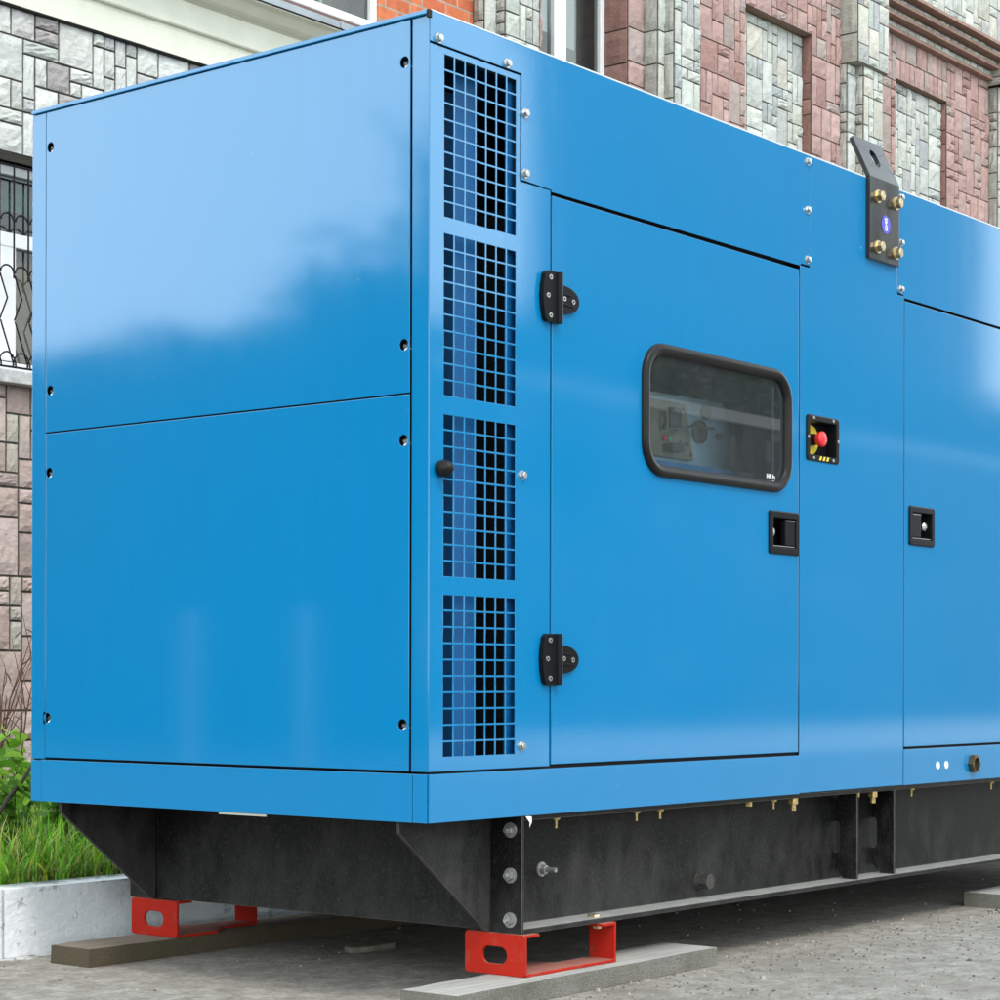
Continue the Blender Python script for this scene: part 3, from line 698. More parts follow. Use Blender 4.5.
# --- red feet
def foot(x0, y0, wide=.181, l=.366, ra=0.0, rb=.078):
    m = MB(); t = .007; z0, z1 = .0485, .1465
    Fp = lambda u, w, d_: (x0 + d_, u, w)
    sl = rr(y0 + wide*.505, .0945, .0375, .0205, .0195, 6)
    o = rr(y0 + wide/2, (z0+z1)/2, wide/2, (z1-z0)/2, .008, 3)
    ce = (y0 + .03, y0 + wide-.03, z0 + .0002 + .012, z1-.012)
    # front plate: ring from rounded outline to slot
    c = ((y0 + wide*.505), .0945)
    an = sorted({round(math.atan2(p[1]-c[1], p[0]-c[0]), 6) for p in sl + o})
    A = [ray_poly(c, a, o) for a in an]; Bq = [ray_poly(c, a, sl) for a in an]
    m.loops([[Fp(*p, t) for p in Bq], [Fp(*p, 0) for p in Bq], [Fp(*p, 0) for p in A], [Fp(*p, t) for p in A], [Fp(*p, t) for p in Bq]])
    pl = [(x0+t, y0+.001), (x0+l*.42, y0+.001), (x0+l*.62, y0+ra+.001), (x0+l-t, y0+ra+.001), (x0+l-t, y0+rb), (x0+l*.62, y0+rb), (x0+l*.42, y0+wide-.001), (x0+t, y0+wide-.001)]
    m.prism(pl, lambda u, w, d_: (u, w, d_), z0, z0+t)
    m.box(x0+l-t, x0+l, y0+ra+.001, y0+rb, z0, z1)
    m.box(x0+t, x0+.056, y0+.001, y0+wide-.001, z1-t, z1-.0002)
    m.box(x0+l-.056, x0+l-t, y0+ra+.001, y0+rb, z1-t, z1-.0002)
    m.build('foot', RED, GEN, merge=False)
foot(.3290, -.018); foot(.3290, 1.163, ra=.065, rb=.148); foot(3.30, -.018); foot(3.30, 1.163, ra=.065, rb=.148)

# ------------------------------------------------------------------ planks
def wood_mat(name, top, side, dark):
    m = Mat(name); co = m.coord()
    gr = m.noise(co, 5, 6, .6, (1, 14, 14)); sp = m.noise(co, 240, 5, .75, (.6, 1, 1)); bl = m.noise(co, 6, 5, .6)
    geo = m.n('NewGeometry'); sz = m.n('SeparateXYZ'); m.l(geo.outputs['True Normal'], sz.inputs[0])
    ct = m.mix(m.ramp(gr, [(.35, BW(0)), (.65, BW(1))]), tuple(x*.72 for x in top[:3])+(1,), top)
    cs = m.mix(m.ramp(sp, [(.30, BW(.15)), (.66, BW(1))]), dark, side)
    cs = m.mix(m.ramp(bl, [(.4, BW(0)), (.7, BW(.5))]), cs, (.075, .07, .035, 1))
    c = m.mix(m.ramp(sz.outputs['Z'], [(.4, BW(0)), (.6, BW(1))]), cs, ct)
    bv = m.n('Bevel', samples=4); bv.inputs['Radius'].default_value = .004
    nn = m.bump(gr, .3, .008, bv.outputs[0]); nn = m.bump(sp, .6, .006, nn)
    m.set(Base_Color=c, Roughness=.92, Specular_IOR_Level=.25, Normal=nn)
    return m.m
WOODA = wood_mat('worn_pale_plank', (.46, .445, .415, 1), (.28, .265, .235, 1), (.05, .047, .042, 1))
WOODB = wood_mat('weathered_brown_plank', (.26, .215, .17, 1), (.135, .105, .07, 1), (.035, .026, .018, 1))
def plank(x0, x1, y0, y1, z1, mat, rz, label, seed):
    r = random.Random(seed); m = MB(); n = max(6, int((x1-x0)/.06)); Lp = []
    for i in range(n+1):
        x = (x1-x0)*i/n; j = lambda a: r.uniform(-a, a)
        Lp.append([(x, j(.0015), 0), (x, y1-y0+j(.0015), 0), (x, y1-y0+j(.0015), z1+j(.0008)), (x, j(.0015), z1+j(.0008))])
    m.loops(Lp, True, True); o = m.build('plank', mat)
    o.location = (x0, y0, 0); o.rotation_euler = (0, 0, rz)
    return tag(o, label, 'plank', 'planks under the generator feet')
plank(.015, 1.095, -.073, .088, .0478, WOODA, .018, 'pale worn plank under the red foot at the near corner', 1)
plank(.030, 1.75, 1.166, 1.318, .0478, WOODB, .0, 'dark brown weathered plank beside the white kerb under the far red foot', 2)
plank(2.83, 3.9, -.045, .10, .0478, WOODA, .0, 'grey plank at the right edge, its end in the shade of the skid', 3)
m = MB(); pts = [(.0, .02), (.05, .0), (.16, .0), (.20, .03), (.19, .075), (.10, .085), (.02, .06)]
m.prism(pts, lambda u, w, d_: (u, w, d_ + .03*u*0), .0, .016); ch = m.build('stone_slab', plain('flat_stone', (.20, .18, .14, 1), .9, nscale=25, namt=.3, bump=.5), bevel=.004)
ch.location = (.66, .82, .0); ch.rotation_euler = (0, 0, .0); tag(ch, 'flat pale slab of stone lying in the shade under the generator', 'stone')

# ------------------------------------------------------------------ gravel, moss, grass, weeds
m = MB(); r = random.Random(11); PCOL = [(.27, .25, .21, 1), (.18, .16, .135, 1), (.34, .31, .27, 1), (.10, .09, .085, 1), (.17, .14, .115, 1)]
def in_view(x, y):
    dx, dy = x+3.54, y+3.03; a = math.degrees(math.atan2(dy, dx)); return 24 < a < 53 and math.hypot(dx, dy) > 3
cnt = 0
while cnt < 5000:
    x, y = r.uniform(-1.0, 4.5), r.uniform(-1.2, 1.46)
    if not in_view(x, y): continue
    if r.random() > (.35 + .65*math.exp(-abs(y+.10)/.15) + .5*math.exp(-abs(y-1.44)/.05)): continue
    if y > .12 and y < 1.3 and r.random() > .12: continue
    s = .0012 + .0040*r.random()**2.5; cnt += 1
    if r.random() < .012: s *= 2.6
    m.col = PCOL[min(4, int(r.random()*5))]
    ph = r.random()*6
    v = [(x+s*math.cos(ph+t*1.2566)*r.uniform(.7, 1.2), y+s*math.sin(ph+t*1.2566)*r.uniform(.7, 1.2), -.0005) for t in range(5)]
    v += [(x+.6*s*math.cos(ph+t*1.2566), y+.6*s*math.sin(ph+t*1.2566), s*r.uniform(.6, 1.0)) for t in range(5)]
    m.add(v, [(0,1,6,5),(1,2,7,6),(2,3,8,7),(3,4,9,8),(4,0,5,9),(5,6,7,8,9)])
def tone_mat(name, rough=.9, trans=0.0, gloss=.3):
    mm = Mat(name); at = mm.n('VertexColor', layer_name='tone')
    mm.set(Base_Color=at.outputs[0], Roughness=rough, Specular_IOR_Level=gloss)
    if trans:
        tl = mm.n('BsdfTranslucent'); mm.l(at.outputs[0], tl.inputs[0]); ms = mm.n('MixShader'); ms.inputs[0].default_value = trans
        mm.l(mm.b.outputs[0], ms.inputs[1]); mm.l(tl.outputs[0], ms.inputs[2]); mm.l(ms.outputs[0], mm.out.inputs[0])
    return mm.m
tag(m.build('gravel', tone_mat('gravel_stones'), recalc=False), 'small loose grit and pebbles scattered on the pavement', 'gravel', kind='stuff')
LEAF = tone_mat('leaf', .5, .35, .4); GRASSM = tone_mat('grass_blade', .55, .35, .3)
m = MB()
for i in range(700):
    x, y = 2.92 + r.gauss(0, .07), -.065 + r.gauss(0, .012); h = r.uniform(.004, .012); a = r.random()*6
    m.col = r.choice([(.10, .14, .02, 1), (.16, .19, .03, 1), (.07, .10, .015, 1)])
    m.add([(x-.003*math.cos(a), y-.003*math.sin(a), 0), (x+.003*math.cos(a), y+.003*math.sin(a), 0), (x+r.uniform(-.004, .004), y+r.uniform(-.004, .004), h)], [(0, 1, 2)])
tag(m.build('moss', GRASSM, recalc=False), 'yellow green moss on the pavement beside the plank at the right edge', 'moss', kind='stuff')

m = MB(); r = random.Random(5)
GC = [(.16, .36, .02, 1), (.23, .46, .03, 1), (.32, .54, .05, 1), (.09, .22, .015, 1), (.48, .60, .12, 1), (.13, .30, .02, 1)]
def blade(x, y, z, h, lean, az, w, col, sag=.35):
    m.col = col; dx, dy = math.cos(az), math.sin(az); px_, py_ = -dy*w, dx*w
    P = []
    for t, ww in ((0, 1), (.4, .85), (.75, .55)):
        o = lean*h*t**1.8; zz = z + h*(t - sag*lean*t**2.4*.6)
        P += [(x+dx*o-px_*ww, y+dy*o-py_*ww, zz), (x+dx*o+px_*ww, y+dy*o+py_*ww, zz)]
    o = lean*h; P.append((x+dx*o, y+dy*o, z + h*(1-sag*lean*.6)))
    m.add(P, [(0, 1, 3, 2), (2, 3, 5, 4), (4, 5, 6)])
for i in range(15000):
    y = 1.61 + 4.4*r.random()**1.7; x = -.5 + (y-1.4)*.62 + r.uniform(-.55, 1.0)
    z = .168 + (y-1.61)*.009; tall = .5 + .5*noise.noise(Vector((x*2.3, y*2.3, 0)))
    h = r.uniform(.06, .20)*(.75+.6*tall) * (.55 if y < 1.66 else 1)
    c = r.choice(GC)
    if r.random() < .09: c = (.48, .44, .22, 1)
    blade(x, y, z, h, abs(r.gauss(.35, .6)), r.random()*2*PI, r.uniform(.0016, .0042), tuple(min(1, q*r.uniform(.7, 1.45)) for q in c[:3]) + (1,))
for i in range(420):      # dry stalks flopping over the kerb
    x = r.uniform(-.35, .9); y = r.uniform(1.615, 1.72)
    blade(x, y, .168, r.uniform(.07, .14), r.uniform(.9, 1.5), r.uniform(-2.7, -.4), .0018, r.choice([(.42, .38, .2, 1), (.22, .33, .06, 1), (.16, .3, .04, 1)]), .8)
tag(m.build('grass', GRASSM, recalc=False), 'long green grass growing behind the white kerb', 'grass', kind='stuff')

def leaf(mb, p, d, n, L_, w):
    p, d, n = Vector(p), Vector(d).normalized(), Vector(n); s = d.cross(n)
    if s.length < 1e-4: s = d.orthogonal()
    s.normalize(); n = s.cross(d).normalized()
    pr = [(0, 0), (.2, .7), (.45, 1), (.75, .65), (1, 0)]
    mid = [p + d*(L_*t) - n*(L_*.25*t*t) for t, _ in pr]
    v = list(mid)
    for i in (1, 2, 3): v += [mid[i] + s*(w*pr[i][1]) + n*(w*.25), mid[i] - s*(w*pr[i][1]) + n*(w*.25)]
    mb.add(v, [(0, 1, 5), (0, 6, 1), (1, 2, 7, 5), (1, 6, 8, 2), (2, 3, 9, 7), (2, 8, 10, 3), (3, 4, 9), (3, 10, 4)])
def weed(x, y, h, n, label, seed, size=.05, cols=None):
    r = random.Random(seed); cols = cols or [(.20, .42, .03, 1), (.28, .52, .05, 1), (.13, .30, .03, 1), (.36, .58, .08, 1)]
    root = thing('leafy_weed', label, 'weed', (x, y, .175), r.random()*6, 'broad leaved weeds in the flower bed')
    st = MB(); st.col = (.07, .12, .02, 1); lf = MB()
    for k in range(n):
        a = r.random()*2*PI; ln = r.uniform(.02, .22)*h*1.6; hh = h*r.uniform(.55, 1.05)
        pts = [Vector((math.cos(a)*ln*t*t, math.sin(a)*ln*t*t, hh*t)) for t in (0, .25, .5, .75, 1)]
        st.tube(pts, [.004, .0035, .003, .0025, .0015], 5)
        for q in range(9):
            t = .25 + .75*q/8; p = Vector((math.cos(a)*ln*t*t, math.sin(a)*ln*t*t, hh*t)); b_ = r.random()*2*PI
            lf.col = r.choice(cols)
            leaf(lf, p, (math.cos(b_), math.sin(b_), r.uniform(-.5, .5)), (r.gauss(-.4, .5), r.gauss(-.5, .5), .7), size*r.uniform(.7, 1.4), size*.42*r.uniform(.8, 1.2))
    st.build('stem', tone_mat('weed_stem'), root, recalc=False); lf.build('leaves', LEAF, root, recalc=False)
def at(u, yw):   # x of the ground line of sight through column u at depth yw
    a = math.radians(38.5932) - math.atan((u-500)/2106.3); return -3.54 + (yw+3.03)/math.tan(a)
weed(at(6, 2.35), 2.35, .35, 8, 'tallest leafy weed, bright green, at the left edge of the bed', 3, .058)
weed(at(26, 2.6), 2.6, .38, 8, 'bright leafy weed half hidden behind the blue corner post', 4, .058)
weed(at(14, 2.0), 2.0, .27, 6, 'low dark leafy weed in front of the taller weeds', 8, .055, [(.05, .14, .015, 1), (.08, .19, .02, 1), (.11, .24, .03, 1)])
weed(at(60, 1.95), 1.95, .25, 6, 'low leafy weed under the sloping black gusset', 9, .05, [(.05, .14, .015, 1), (.08, .19, .02, 1), (.11, .24, .03, 1)])
tw = thing('bare_shrub', 'leafless reddish brown twigs standing by the stone wall', 'shrub', (at(6, 3.0), 3.0, .18))
m = MB(); m.col = (.11, .05, .035, 1); r = random.Random(21)
def twig(p, d, ln, rad, lv):
    pts = [Vector(p)]; d = Vector(d).normalized()
    for i in range(6):
        d = (d + Vector((r.uniform(-.16, .16), r.uniform(-.16, .16), r.uniform(-.05, .1)))).normalized(); pts.append(pts[-1] + d*ln/6)
    m.tube(pts, [rad*(1-.75*i/6) for i in range(7)], 5)
    if lv:
        for i in (2, 3, 4, 5):
            twig(pts[i], d + Vector((r.uniform(-1, 1), r.uniform(-1, 1), r.uniform(.1, .7))), ln*.45, rad*.5, lv-1)
for i in range(8): twig((r.uniform(-.12, .12), r.uniform(-.1, .1), 0), (r.uniform(-.45, .45), r.uniform(-.4, .4), 1), r.uniform(.55, .85), .0055, 1)
m.build('twigs', tone_mat('twig_bark'), tw, recalc=False)
m = MB()
for i in range(30): m.col = r.choice([(.12, .05, .03, 1), (.16, .09, .05, 1)]); leaf(m, (r.uniform(-.2, .25), r.uniform(-.2, .2), r.uniform(.3, .8)), (r.uniform(-1, 1), r.uniform(-1, 1), r.uniform(-1, .3)), (0, 0, 1), .04, .012)
m.build('withered_leaves', LEAF, tw, recalc=False)
m = MB(); m.col = (.05, .04, .03, 1); b0 = Vector((at(-12, 1.9), 1.9, .30)); b1 = Vector((at(36, 2.05), 2.05, .50))
m.tube([b0, b0.lerp(b1, .4)+Vector((0, 0, .01)), b0.lerp(b1, .7)+Vector((0, 0, -.005)), b1], [.007, .006, .006, .004], 6)
o = m.build('dead_branch', tone_mat('branch_bark'), recalc=False); tag(o, 'dark dead branch leaning through the leafy weeds', 'branch')

# ------------------------------------------------------------------ stone building
PAL = {
 'white': [((.55, .57, .53, 1), 6), ((.49, .52, .495, 1), 3), ((.41, .435, .43, 1), 2), ((.55, .535, .47, 1), 1.5)],
 'whiteleft': [((.60, .61, .58, 1), 6), ((.55, .56, .535, 1), 3), ((.38, .355, .35, 1), 1.8), ((.50, .49, .49, 1), 1.4)],
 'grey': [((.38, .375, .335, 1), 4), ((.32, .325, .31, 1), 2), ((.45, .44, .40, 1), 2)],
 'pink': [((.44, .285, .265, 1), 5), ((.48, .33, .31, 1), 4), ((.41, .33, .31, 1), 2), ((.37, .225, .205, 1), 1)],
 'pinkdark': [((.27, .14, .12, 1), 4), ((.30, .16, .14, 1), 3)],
 'tan': [((.43, .325, .295, 1), 4), ((.47, .375, .345, 1), 4), ((.36, .28, .26, 1), 2), ((.45, .40, .35, 1), 2)],
}
SIZES = [((2, 2), 5), ((2, 3), 6), ((1, 2), 4), ((2, 1), 4), ((3, 2), 3), ((1, 3), 3), ((3, 3), 3), ((3, 1), 2), ((2, 4), 2), ((1, 1), 1)]
MORTAR = (.065, .06, .052, 1)
def wpick(r, lst):
    t = r.random()*sum(w for _, w in lst)
    for v, w in lst:
        t -= w
        if t <= 0: return v
    return lst[-1][0]
def stones(mb, P, Q, z0, z1, pal, r, mod=.078, dep=.022, gap=.0056, sizes=SIZES, n=4):
    P, Q = Vector((P[0], P[1], 0)), Vector((Q[0], Q[1], 0)); wd = (Q-P).length
    if wd < .005 or z1-z0 < .01: return
    d = (Q-P)/wd; nn = Vector((d.y, -d.x, 0))
    X = lambda u, w, h: P + d*u + nn*h + Vector((0, 0, w))
    mb.col = MORTAR; mb.quad(X(0, z0, 0), X(wd, z0, 0), X(wd, z1, 0), X(0, z1, 0))
    nu, nw = max(1, round(wd/mod)), max(1, round((z1-z0)/mod)); cu, cw = wd/nu, (z1-z0)/nw
    occ = [[False]*nu for _ in range(nw)]
    for j in range(nw):
        for i in range(nu):
            if occ[j][i]: continue
            for _ in range(6):
                a, b = wpick(r, sizes)
                if nu <= 3: a = nu
                if i+a <= nu and j+b <= nw and not any(occ[jj][ii] for jj in range(j, j+b) for ii in range(i, i+a)): break
            else: a = b = 1
            for jj in range(j, j+b):
                for ii in range(i, i+a): occ[jj][ii] = True
            u0, u1, w0, w1 = i*cu+gap, (i+a)*cu-gap, z0+j*cw+gap, z0+(j+b)*cw-gap
            c = wpick(r, PAL[pal]); k = r.uniform(.88, 1.1); mb.col = tuple(x*k*r.uniform(.98, 1.02) for x in c[:3]) + (1,)
            dd = dep*r.uniform(.7, 1.2); tx, ty = r.uniform(-.12, .12), r.uniform(-.12, .12)
            V = []
            for q in range(n+1):
                for p in range(n+1):
                    s, t = p/n, q/n; edge = p in (0, n) or q in (0, n)
                    h = dd*(.45 + r.uniform(-.05, .05)) if edge else dd*(1 + tx*(s-.5)*2 + ty*(t-.5)*2 + r.uniform(-.28, .28))
                    jx = 0 if not edge else r.uniform(-.0012, .0012)
                    V.append(X(u0+(u1-u0)*s + jx, w0+(w1-w0)*t + jx, h))
            F_ = [(q*(n+1)+p, q*(n+1)+p+1, (q+1)*(n+1)+p+1, (q+1)*(n+1)+p) for q in range(n) for p in range(n)]
            rim = [p for p in range(n)] + [q*(n+1)+n for q in range(n)] + [n*(n+1)+p for p in range(n, 0, -1)] + [q*(n+1) for q in range(n, 0, -1)]
            o = len(V)
            for idx in rim:
                p, q = idx % (n+1), idx//(n+1); V.append(X(u0+(u1-u0)*p/n, w0+(w1-w0)*q/n, 0))
            m_ = len(rim)
            F_ += [(rim[(i2+1) % m_], rim[i2], o+i2, o+(i2+1) % m_) for i2 in range(m_)]
            mb.add(V, F_)
BLD = thing('stone_building', 'two storey building clad in split white and pink stone behind the generator', 'building', (0, 6.2, 0))
BLD.location = (0, 0, 0)
r = random.Random(3); Y0 = 6.2; ZTOP = 8.6
# ground floor, left: white stone over tan stone, barred window opening
lw = MB(); ox0, ox1, oz0, oz1 = 2.72, 4.30, 2.42, 3.600
for x0, x1, z0, z1, pl in ((1.2, 7.93, 0, 1.30, 'tan'), (1.2, ox0, 1.30, 2.345, 'tan'), (ox0, ox1, 1.30, 2.345, 'tan'), (ox1, 7.93, 1.30, 2.345, 'tan'), (1.2, ox0, 2.345, 3.60, 'whiteleft'), (ox1, 7.93, 2.345, 3.60, 'whiteleft'), (1.2, 7.93, 3.60, 4.40, 'whiteleft')):
    stones(lw, (x0, Y0), (x1, Y0), z0, z1, pl, r, .082, .020, .0062, n=5)
stones(lw, (ox0, Y0+.15), (ox0, Y0), oz0, oz1, 'tan', r); stones(lw, (ox1, Y0), (ox1, Y0+.15), oz0, oz1, 'tan', r)
lw.col = (.36, .35, .31, 1); lw.quad((ox0, Y0, oz1), (ox1, Y0, oz1), (ox1, Y0+.15, oz1), (ox0, Y0+.15, oz1))
lw.build('ground_floor_wall', STONE, BLD, recalc=False)
# upper floor left: orange brick behind the cornice
def brick_mat():
    m = Mat('orange_brick'); co = m.coord()
    mp_ = m.n('Mapping'); mp_.inputs['Rotation'].default_value = (-PI/2, 0, 0); m.l(co, mp_.inputs[0])
    bt = m.n('TexBrick'); m.l(mp_.outputs[0], bt.inputs['Vector'])
    for k_, v in (('Color1', (.60, .17, .065, 1)), ('Color2', (.50, .12, .05, 1)), ('Mortar', (.36, .30, .24, 1)), ('Scale', 1.0), ('Mortar Size', .007), ('Brick Width', .25), ('Row Height', .092), ('Mortar Smooth', .2)): bt.inputs[k_].default_value = v
    nz = m.noise(co, 18, 5, .6); c = m.mix(1.0, bt.outputs['Color'], m.ramp(nz, [(.3, BW(.75)), (.7, BW(1.15))]), 'MULTIPLY')
    nn = m.bump(bt.outputs['Fac'], -.6, .012); nn = m.bump(nz, .3, .01, nn)
    m.set(Base_Color=c, Roughness=.85, Normal=nn); return m.m
BRICK = brick_mat()
YB = 6.372; bw0, bw1, bz0, bz1 = 4.9, 6.93, 5.06, 6.75
m = MB()
m.slab(FR(YB), .25, [(1.2, bw0, 4.40, ZTOP), (bw1, 7.93, 4.40, ZTOP), (bw0, bw1, 4.40, bz0), (bw0, bw1, bz1, ZTOP)], (), [[(bw0, bz0), (bw1, bz0), (bw1, bz1), (bw0, bz1)]])
m.build('brick_wall', BRICK, BLD, merge=False)
# cornice moulding over the ground floor
m = MB(); pr = [(6.21, 4.395), (6.150, 4.395), (6.150, 4.555), (6.128, 4.560), (6.122, 4.568), (6.122, 4.715), (6.105, 4.724), (6.085, 4.730), (6.060, 4.742), (6.030, 4.765), (6.005, 4.786), (5.965, 4.792), (5.965, 4.800), (6.372, 4.86), (6.372, 4.395)]
m.prism(pr, lambda u, w, d_: (d_, u, w), 1.2, 7.90); co_ = m.build('cornice', CREAM, BLD)
m = MB(); m.prism([(5.945, 4.802), (5.941, 4.842), (6.371, 4.905), (6.371, 4.895), (5.949, 4.834), (5.950, 4.802)], lambda u, w, d_: (d_, u, w), 1.2, 7.88)
for x in (4.6, 5.35, 6.10, 6.85): m.box(x, x+.012, 5.938, 5.946, 4.803, 4.846)
m.build('metal_flashing', FLASH, co_, merge=False)
m = MB(); m.box(1.2, 7.92, 6.160, 6.2, 4.387, 4.3945); m.build('painted_shadow_line', DARK, co_)  # dark strip painted in for the shadow line under the cornice

def window(x0, x1, z0, z1, y, mull, label, fr=.055, behind=()):
    m = MB(); w = MB()
    m.box(x0, x1, y, y+.06, z0, z0+fr); m.box(x0, x1, y, y+.06, z1-fr, z1); m.box(x0, x0+fr, y, y+.06, z0+fr, z1-fr); m.box(x1-fr, x1, y, y+.06, z0+fr, z1-fr)
    for a, b_ in mull: m.box(a, b_, y-.004, y+.056, z0+fr, z1-fr)
    wo = m.build('window', PVC, BLD, merge=False, bevel=.004); wo['label'] = label
    w.quad((x0+fr*.5, y+.03, z0+fr*.5), (x1-fr*.5, y+.03, z0+fr*.5), (x1-fr*.5, y+.03, z1-fr*.5), (x0+fr*.5, y+.03, z1-fr*.5)); w.build('pane', WGLASS, wo, recalc=False)
    k_ = MB(); k_.box(x0-.6, x1+.6, y+1.4, y+1.45, z0-.6, z1+.4); k_.box(x0-.6, x1+.6, y+.065, y+1.4, z0-.6, z0-.55); k_.build('room', ROOM, wo, merge=False)
    for nm, mt, q in behind:
        k_ = MB(); k_.box(*q); k_.build(nm, mt, wo)
    return wo
wo = window(bw0, bw1, bz0, bz1, YB+.015, [(6.10, 6.235)], 'white framed upper window beside the orange brick', .06,
       [('blind_strip', BLIND, (6.62, 6.65, YB+.25, YB+.26, bz0, bz1)), ('curtain', plain('pale_curtain', (.42, .42, .36, 1), .9), (6.30, 6.60, YB+.35, YB+.36, bz0, bz1)), ('curtain', plain('painted_brick_reflection', (.26, .19, .15, 1), .9, nscale=8, namt=.3), (6.66, 6.98, YB+.30, YB+.31, bz0, bz1))])  # brown sheet at the right, also named curtain, stands in for brick reflected in the glass
m = MB(); m.box(bw0-.05, bw1+.03, YB-.06, YB+.10, bz0-.03, bz0+.004); m.build('window_sill', PVC, wo, bevel=.01)

# right part: plan outline of pilasters and bays
up = MB()
def seg(pts, pals, z0=0.0, z1=ZTOP, mod=.085, **kw):
    for (a, b_), pl in zip(zip(pts[:-1], pts[1:]), pals): stones(up, a, b_, z0, z1, pl, r, mod, **kw)
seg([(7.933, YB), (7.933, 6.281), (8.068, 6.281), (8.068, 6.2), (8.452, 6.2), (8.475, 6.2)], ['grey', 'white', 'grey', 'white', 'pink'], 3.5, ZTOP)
seg([(7.93, 6.2), (8.475, 6.2)], ['white'], 0, 3.5)
UW0, UW1, UZ0, UZ1 = 8.475, 9.563, 5.0, 6.9; YR = 6.41
seg([(UW0, 6.2), (UW1, 6.2)], ['pink'], 0, UZ0); seg([(UW0, 6.2), (UW1, 6.2)], ['pink'], UZ1, ZTOP)
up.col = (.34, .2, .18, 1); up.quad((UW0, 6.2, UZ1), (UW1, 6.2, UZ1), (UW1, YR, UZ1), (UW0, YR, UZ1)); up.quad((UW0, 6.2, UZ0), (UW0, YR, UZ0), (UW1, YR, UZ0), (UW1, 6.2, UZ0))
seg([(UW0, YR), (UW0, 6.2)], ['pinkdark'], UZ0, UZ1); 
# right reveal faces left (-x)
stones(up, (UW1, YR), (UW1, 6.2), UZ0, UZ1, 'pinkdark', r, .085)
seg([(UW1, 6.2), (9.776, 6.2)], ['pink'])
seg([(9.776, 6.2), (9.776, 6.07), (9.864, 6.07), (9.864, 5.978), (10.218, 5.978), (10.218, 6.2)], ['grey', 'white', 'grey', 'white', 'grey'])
# bay with niche
N1 = (11.232, 12.304, 4.4, 6.295); YN = 6.294
seg([(10.218, Y0), (N1[0], Y0)], ['pink']); seg([(N1[1], Y0), (12.798, Y0)], ['pink'])
seg([(N1[0], Y0), (N1[1], Y0)], ['pink'], 0, N1[2]); seg([(N1[0], Y0), (N1[1], Y0)], ['pink'], N1[3], ZTOP)
stones(up, (N1[0], YN), (N1[1], YN), N1[2], N1[3], 'white', r, .085)
stones(up, (N1[1], YN), (N1[1], Y0), N1[2], N1[3], 'pinkdark', r, .14, .01)
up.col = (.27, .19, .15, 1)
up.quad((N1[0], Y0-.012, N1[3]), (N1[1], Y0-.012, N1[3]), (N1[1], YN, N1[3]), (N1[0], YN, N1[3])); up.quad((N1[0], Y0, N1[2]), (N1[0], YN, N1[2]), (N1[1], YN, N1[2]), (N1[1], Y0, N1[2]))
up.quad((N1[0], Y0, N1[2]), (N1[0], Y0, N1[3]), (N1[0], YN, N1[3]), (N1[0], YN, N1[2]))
# pilaster with a wider head
ZC = 6.155
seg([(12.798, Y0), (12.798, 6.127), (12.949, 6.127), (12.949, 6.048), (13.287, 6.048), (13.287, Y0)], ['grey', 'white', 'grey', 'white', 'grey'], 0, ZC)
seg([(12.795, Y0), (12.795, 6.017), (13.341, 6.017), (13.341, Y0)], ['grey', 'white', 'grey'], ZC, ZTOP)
up.col = (.34, .33, .28, 1); up.quad((12.795, Y0, ZC), (12.795, 6.017, ZC), (13.341, 6.017, ZC), (13.341, Y0, ZC))
up.col = (.38, .37, .33, 1); up.add([(12.93, 6.05, ZC), (12.93, 6.127, ZC), (12.93, 6.127, ZC-.10), (12.93, 6.09, ZC-.10), (12.99, 6.05, ZC), (12.99, 6.127, ZC), (12.99, 6.127, ZC-.10), (12.99, 6.09, ZC-.10)], [(0, 1, 2, 3), (0, 3, 7, 4), (3, 2, 6, 7), (4, 7, 6, 5)])
N2 = (13.812, 14.840, 4.3, 6.266); YN2 = 6.263; ZCR = 6.665
seg([(13.287, Y0), (N2[0], Y0)], ['pink'], 0, ZC); seg([(13.341, Y0), (N2[0], Y0)], ['pink'], ZC, ZCR); seg([(N2[1], Y0), (15.748, Y0)], ['pink'], 0, ZCR)
seg([(N2[0], Y0), (N2[1], Y0)], ['pink'], 0, N2[2]); seg([(N2[0], Y0), (N2[1], Y0)], ['pink'], N2[3], N2[3]+.19, sizes=[((1, 2), 3), ((1, 2), 1)], mod=.095); seg([(N2[0], Y0), (N2[1], Y0)], ['pink'], N2[3]+.19, ZCR, sizes=[((1, 2), 3), ((2, 2), 1)], mod=.10)
stones(up, (N2[0], YN2), (N2[1], YN2), N2[2], N2[3], 'white', r, .085)
stones(up, (N2[1], YN2), (N2[1], Y0), N2[2], N2[3], 'pinkdark', r, .13, .008)
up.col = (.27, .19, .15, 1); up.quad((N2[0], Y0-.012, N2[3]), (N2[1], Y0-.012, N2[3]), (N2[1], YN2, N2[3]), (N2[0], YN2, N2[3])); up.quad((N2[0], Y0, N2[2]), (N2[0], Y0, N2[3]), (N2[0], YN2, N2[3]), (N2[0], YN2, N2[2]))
seg([(15.748, Y0), (15.748, 6.10), (15.90, 6.10), (15.90, 6.02), (16.35, 6.02), (16.35, Y0), (19.5, Y0)], ['grey', 'white', 'grey', 'white', 'grey', 'pink'], 0, 6.6)
seg([(15.70, Y0), (15.70, 5.99), (16.4, 5.99), (16.4, Y0), (19.5, Y0)], ['grey', 'white', 'grey', 'pink'], 6.6, 7.0)
for z0, z1, y in ((6.662, 6.742, 6.145), (6.762, 6.822, 6.085), (6.842, 6.902, 6.025)):
    seg([(13.341, y), (15.748, y)], ['white'], z0+.012, z1, sizes=[((1, 1), 1), ((2, 1), 2)], mod=.075)
seg([(13.341, 5.985), (19.5, 5.985)], ['white'], 6.935, ZTOP)
uo = up.build('upper_wall', STONE, BLD, recalc=False)
m = MB()
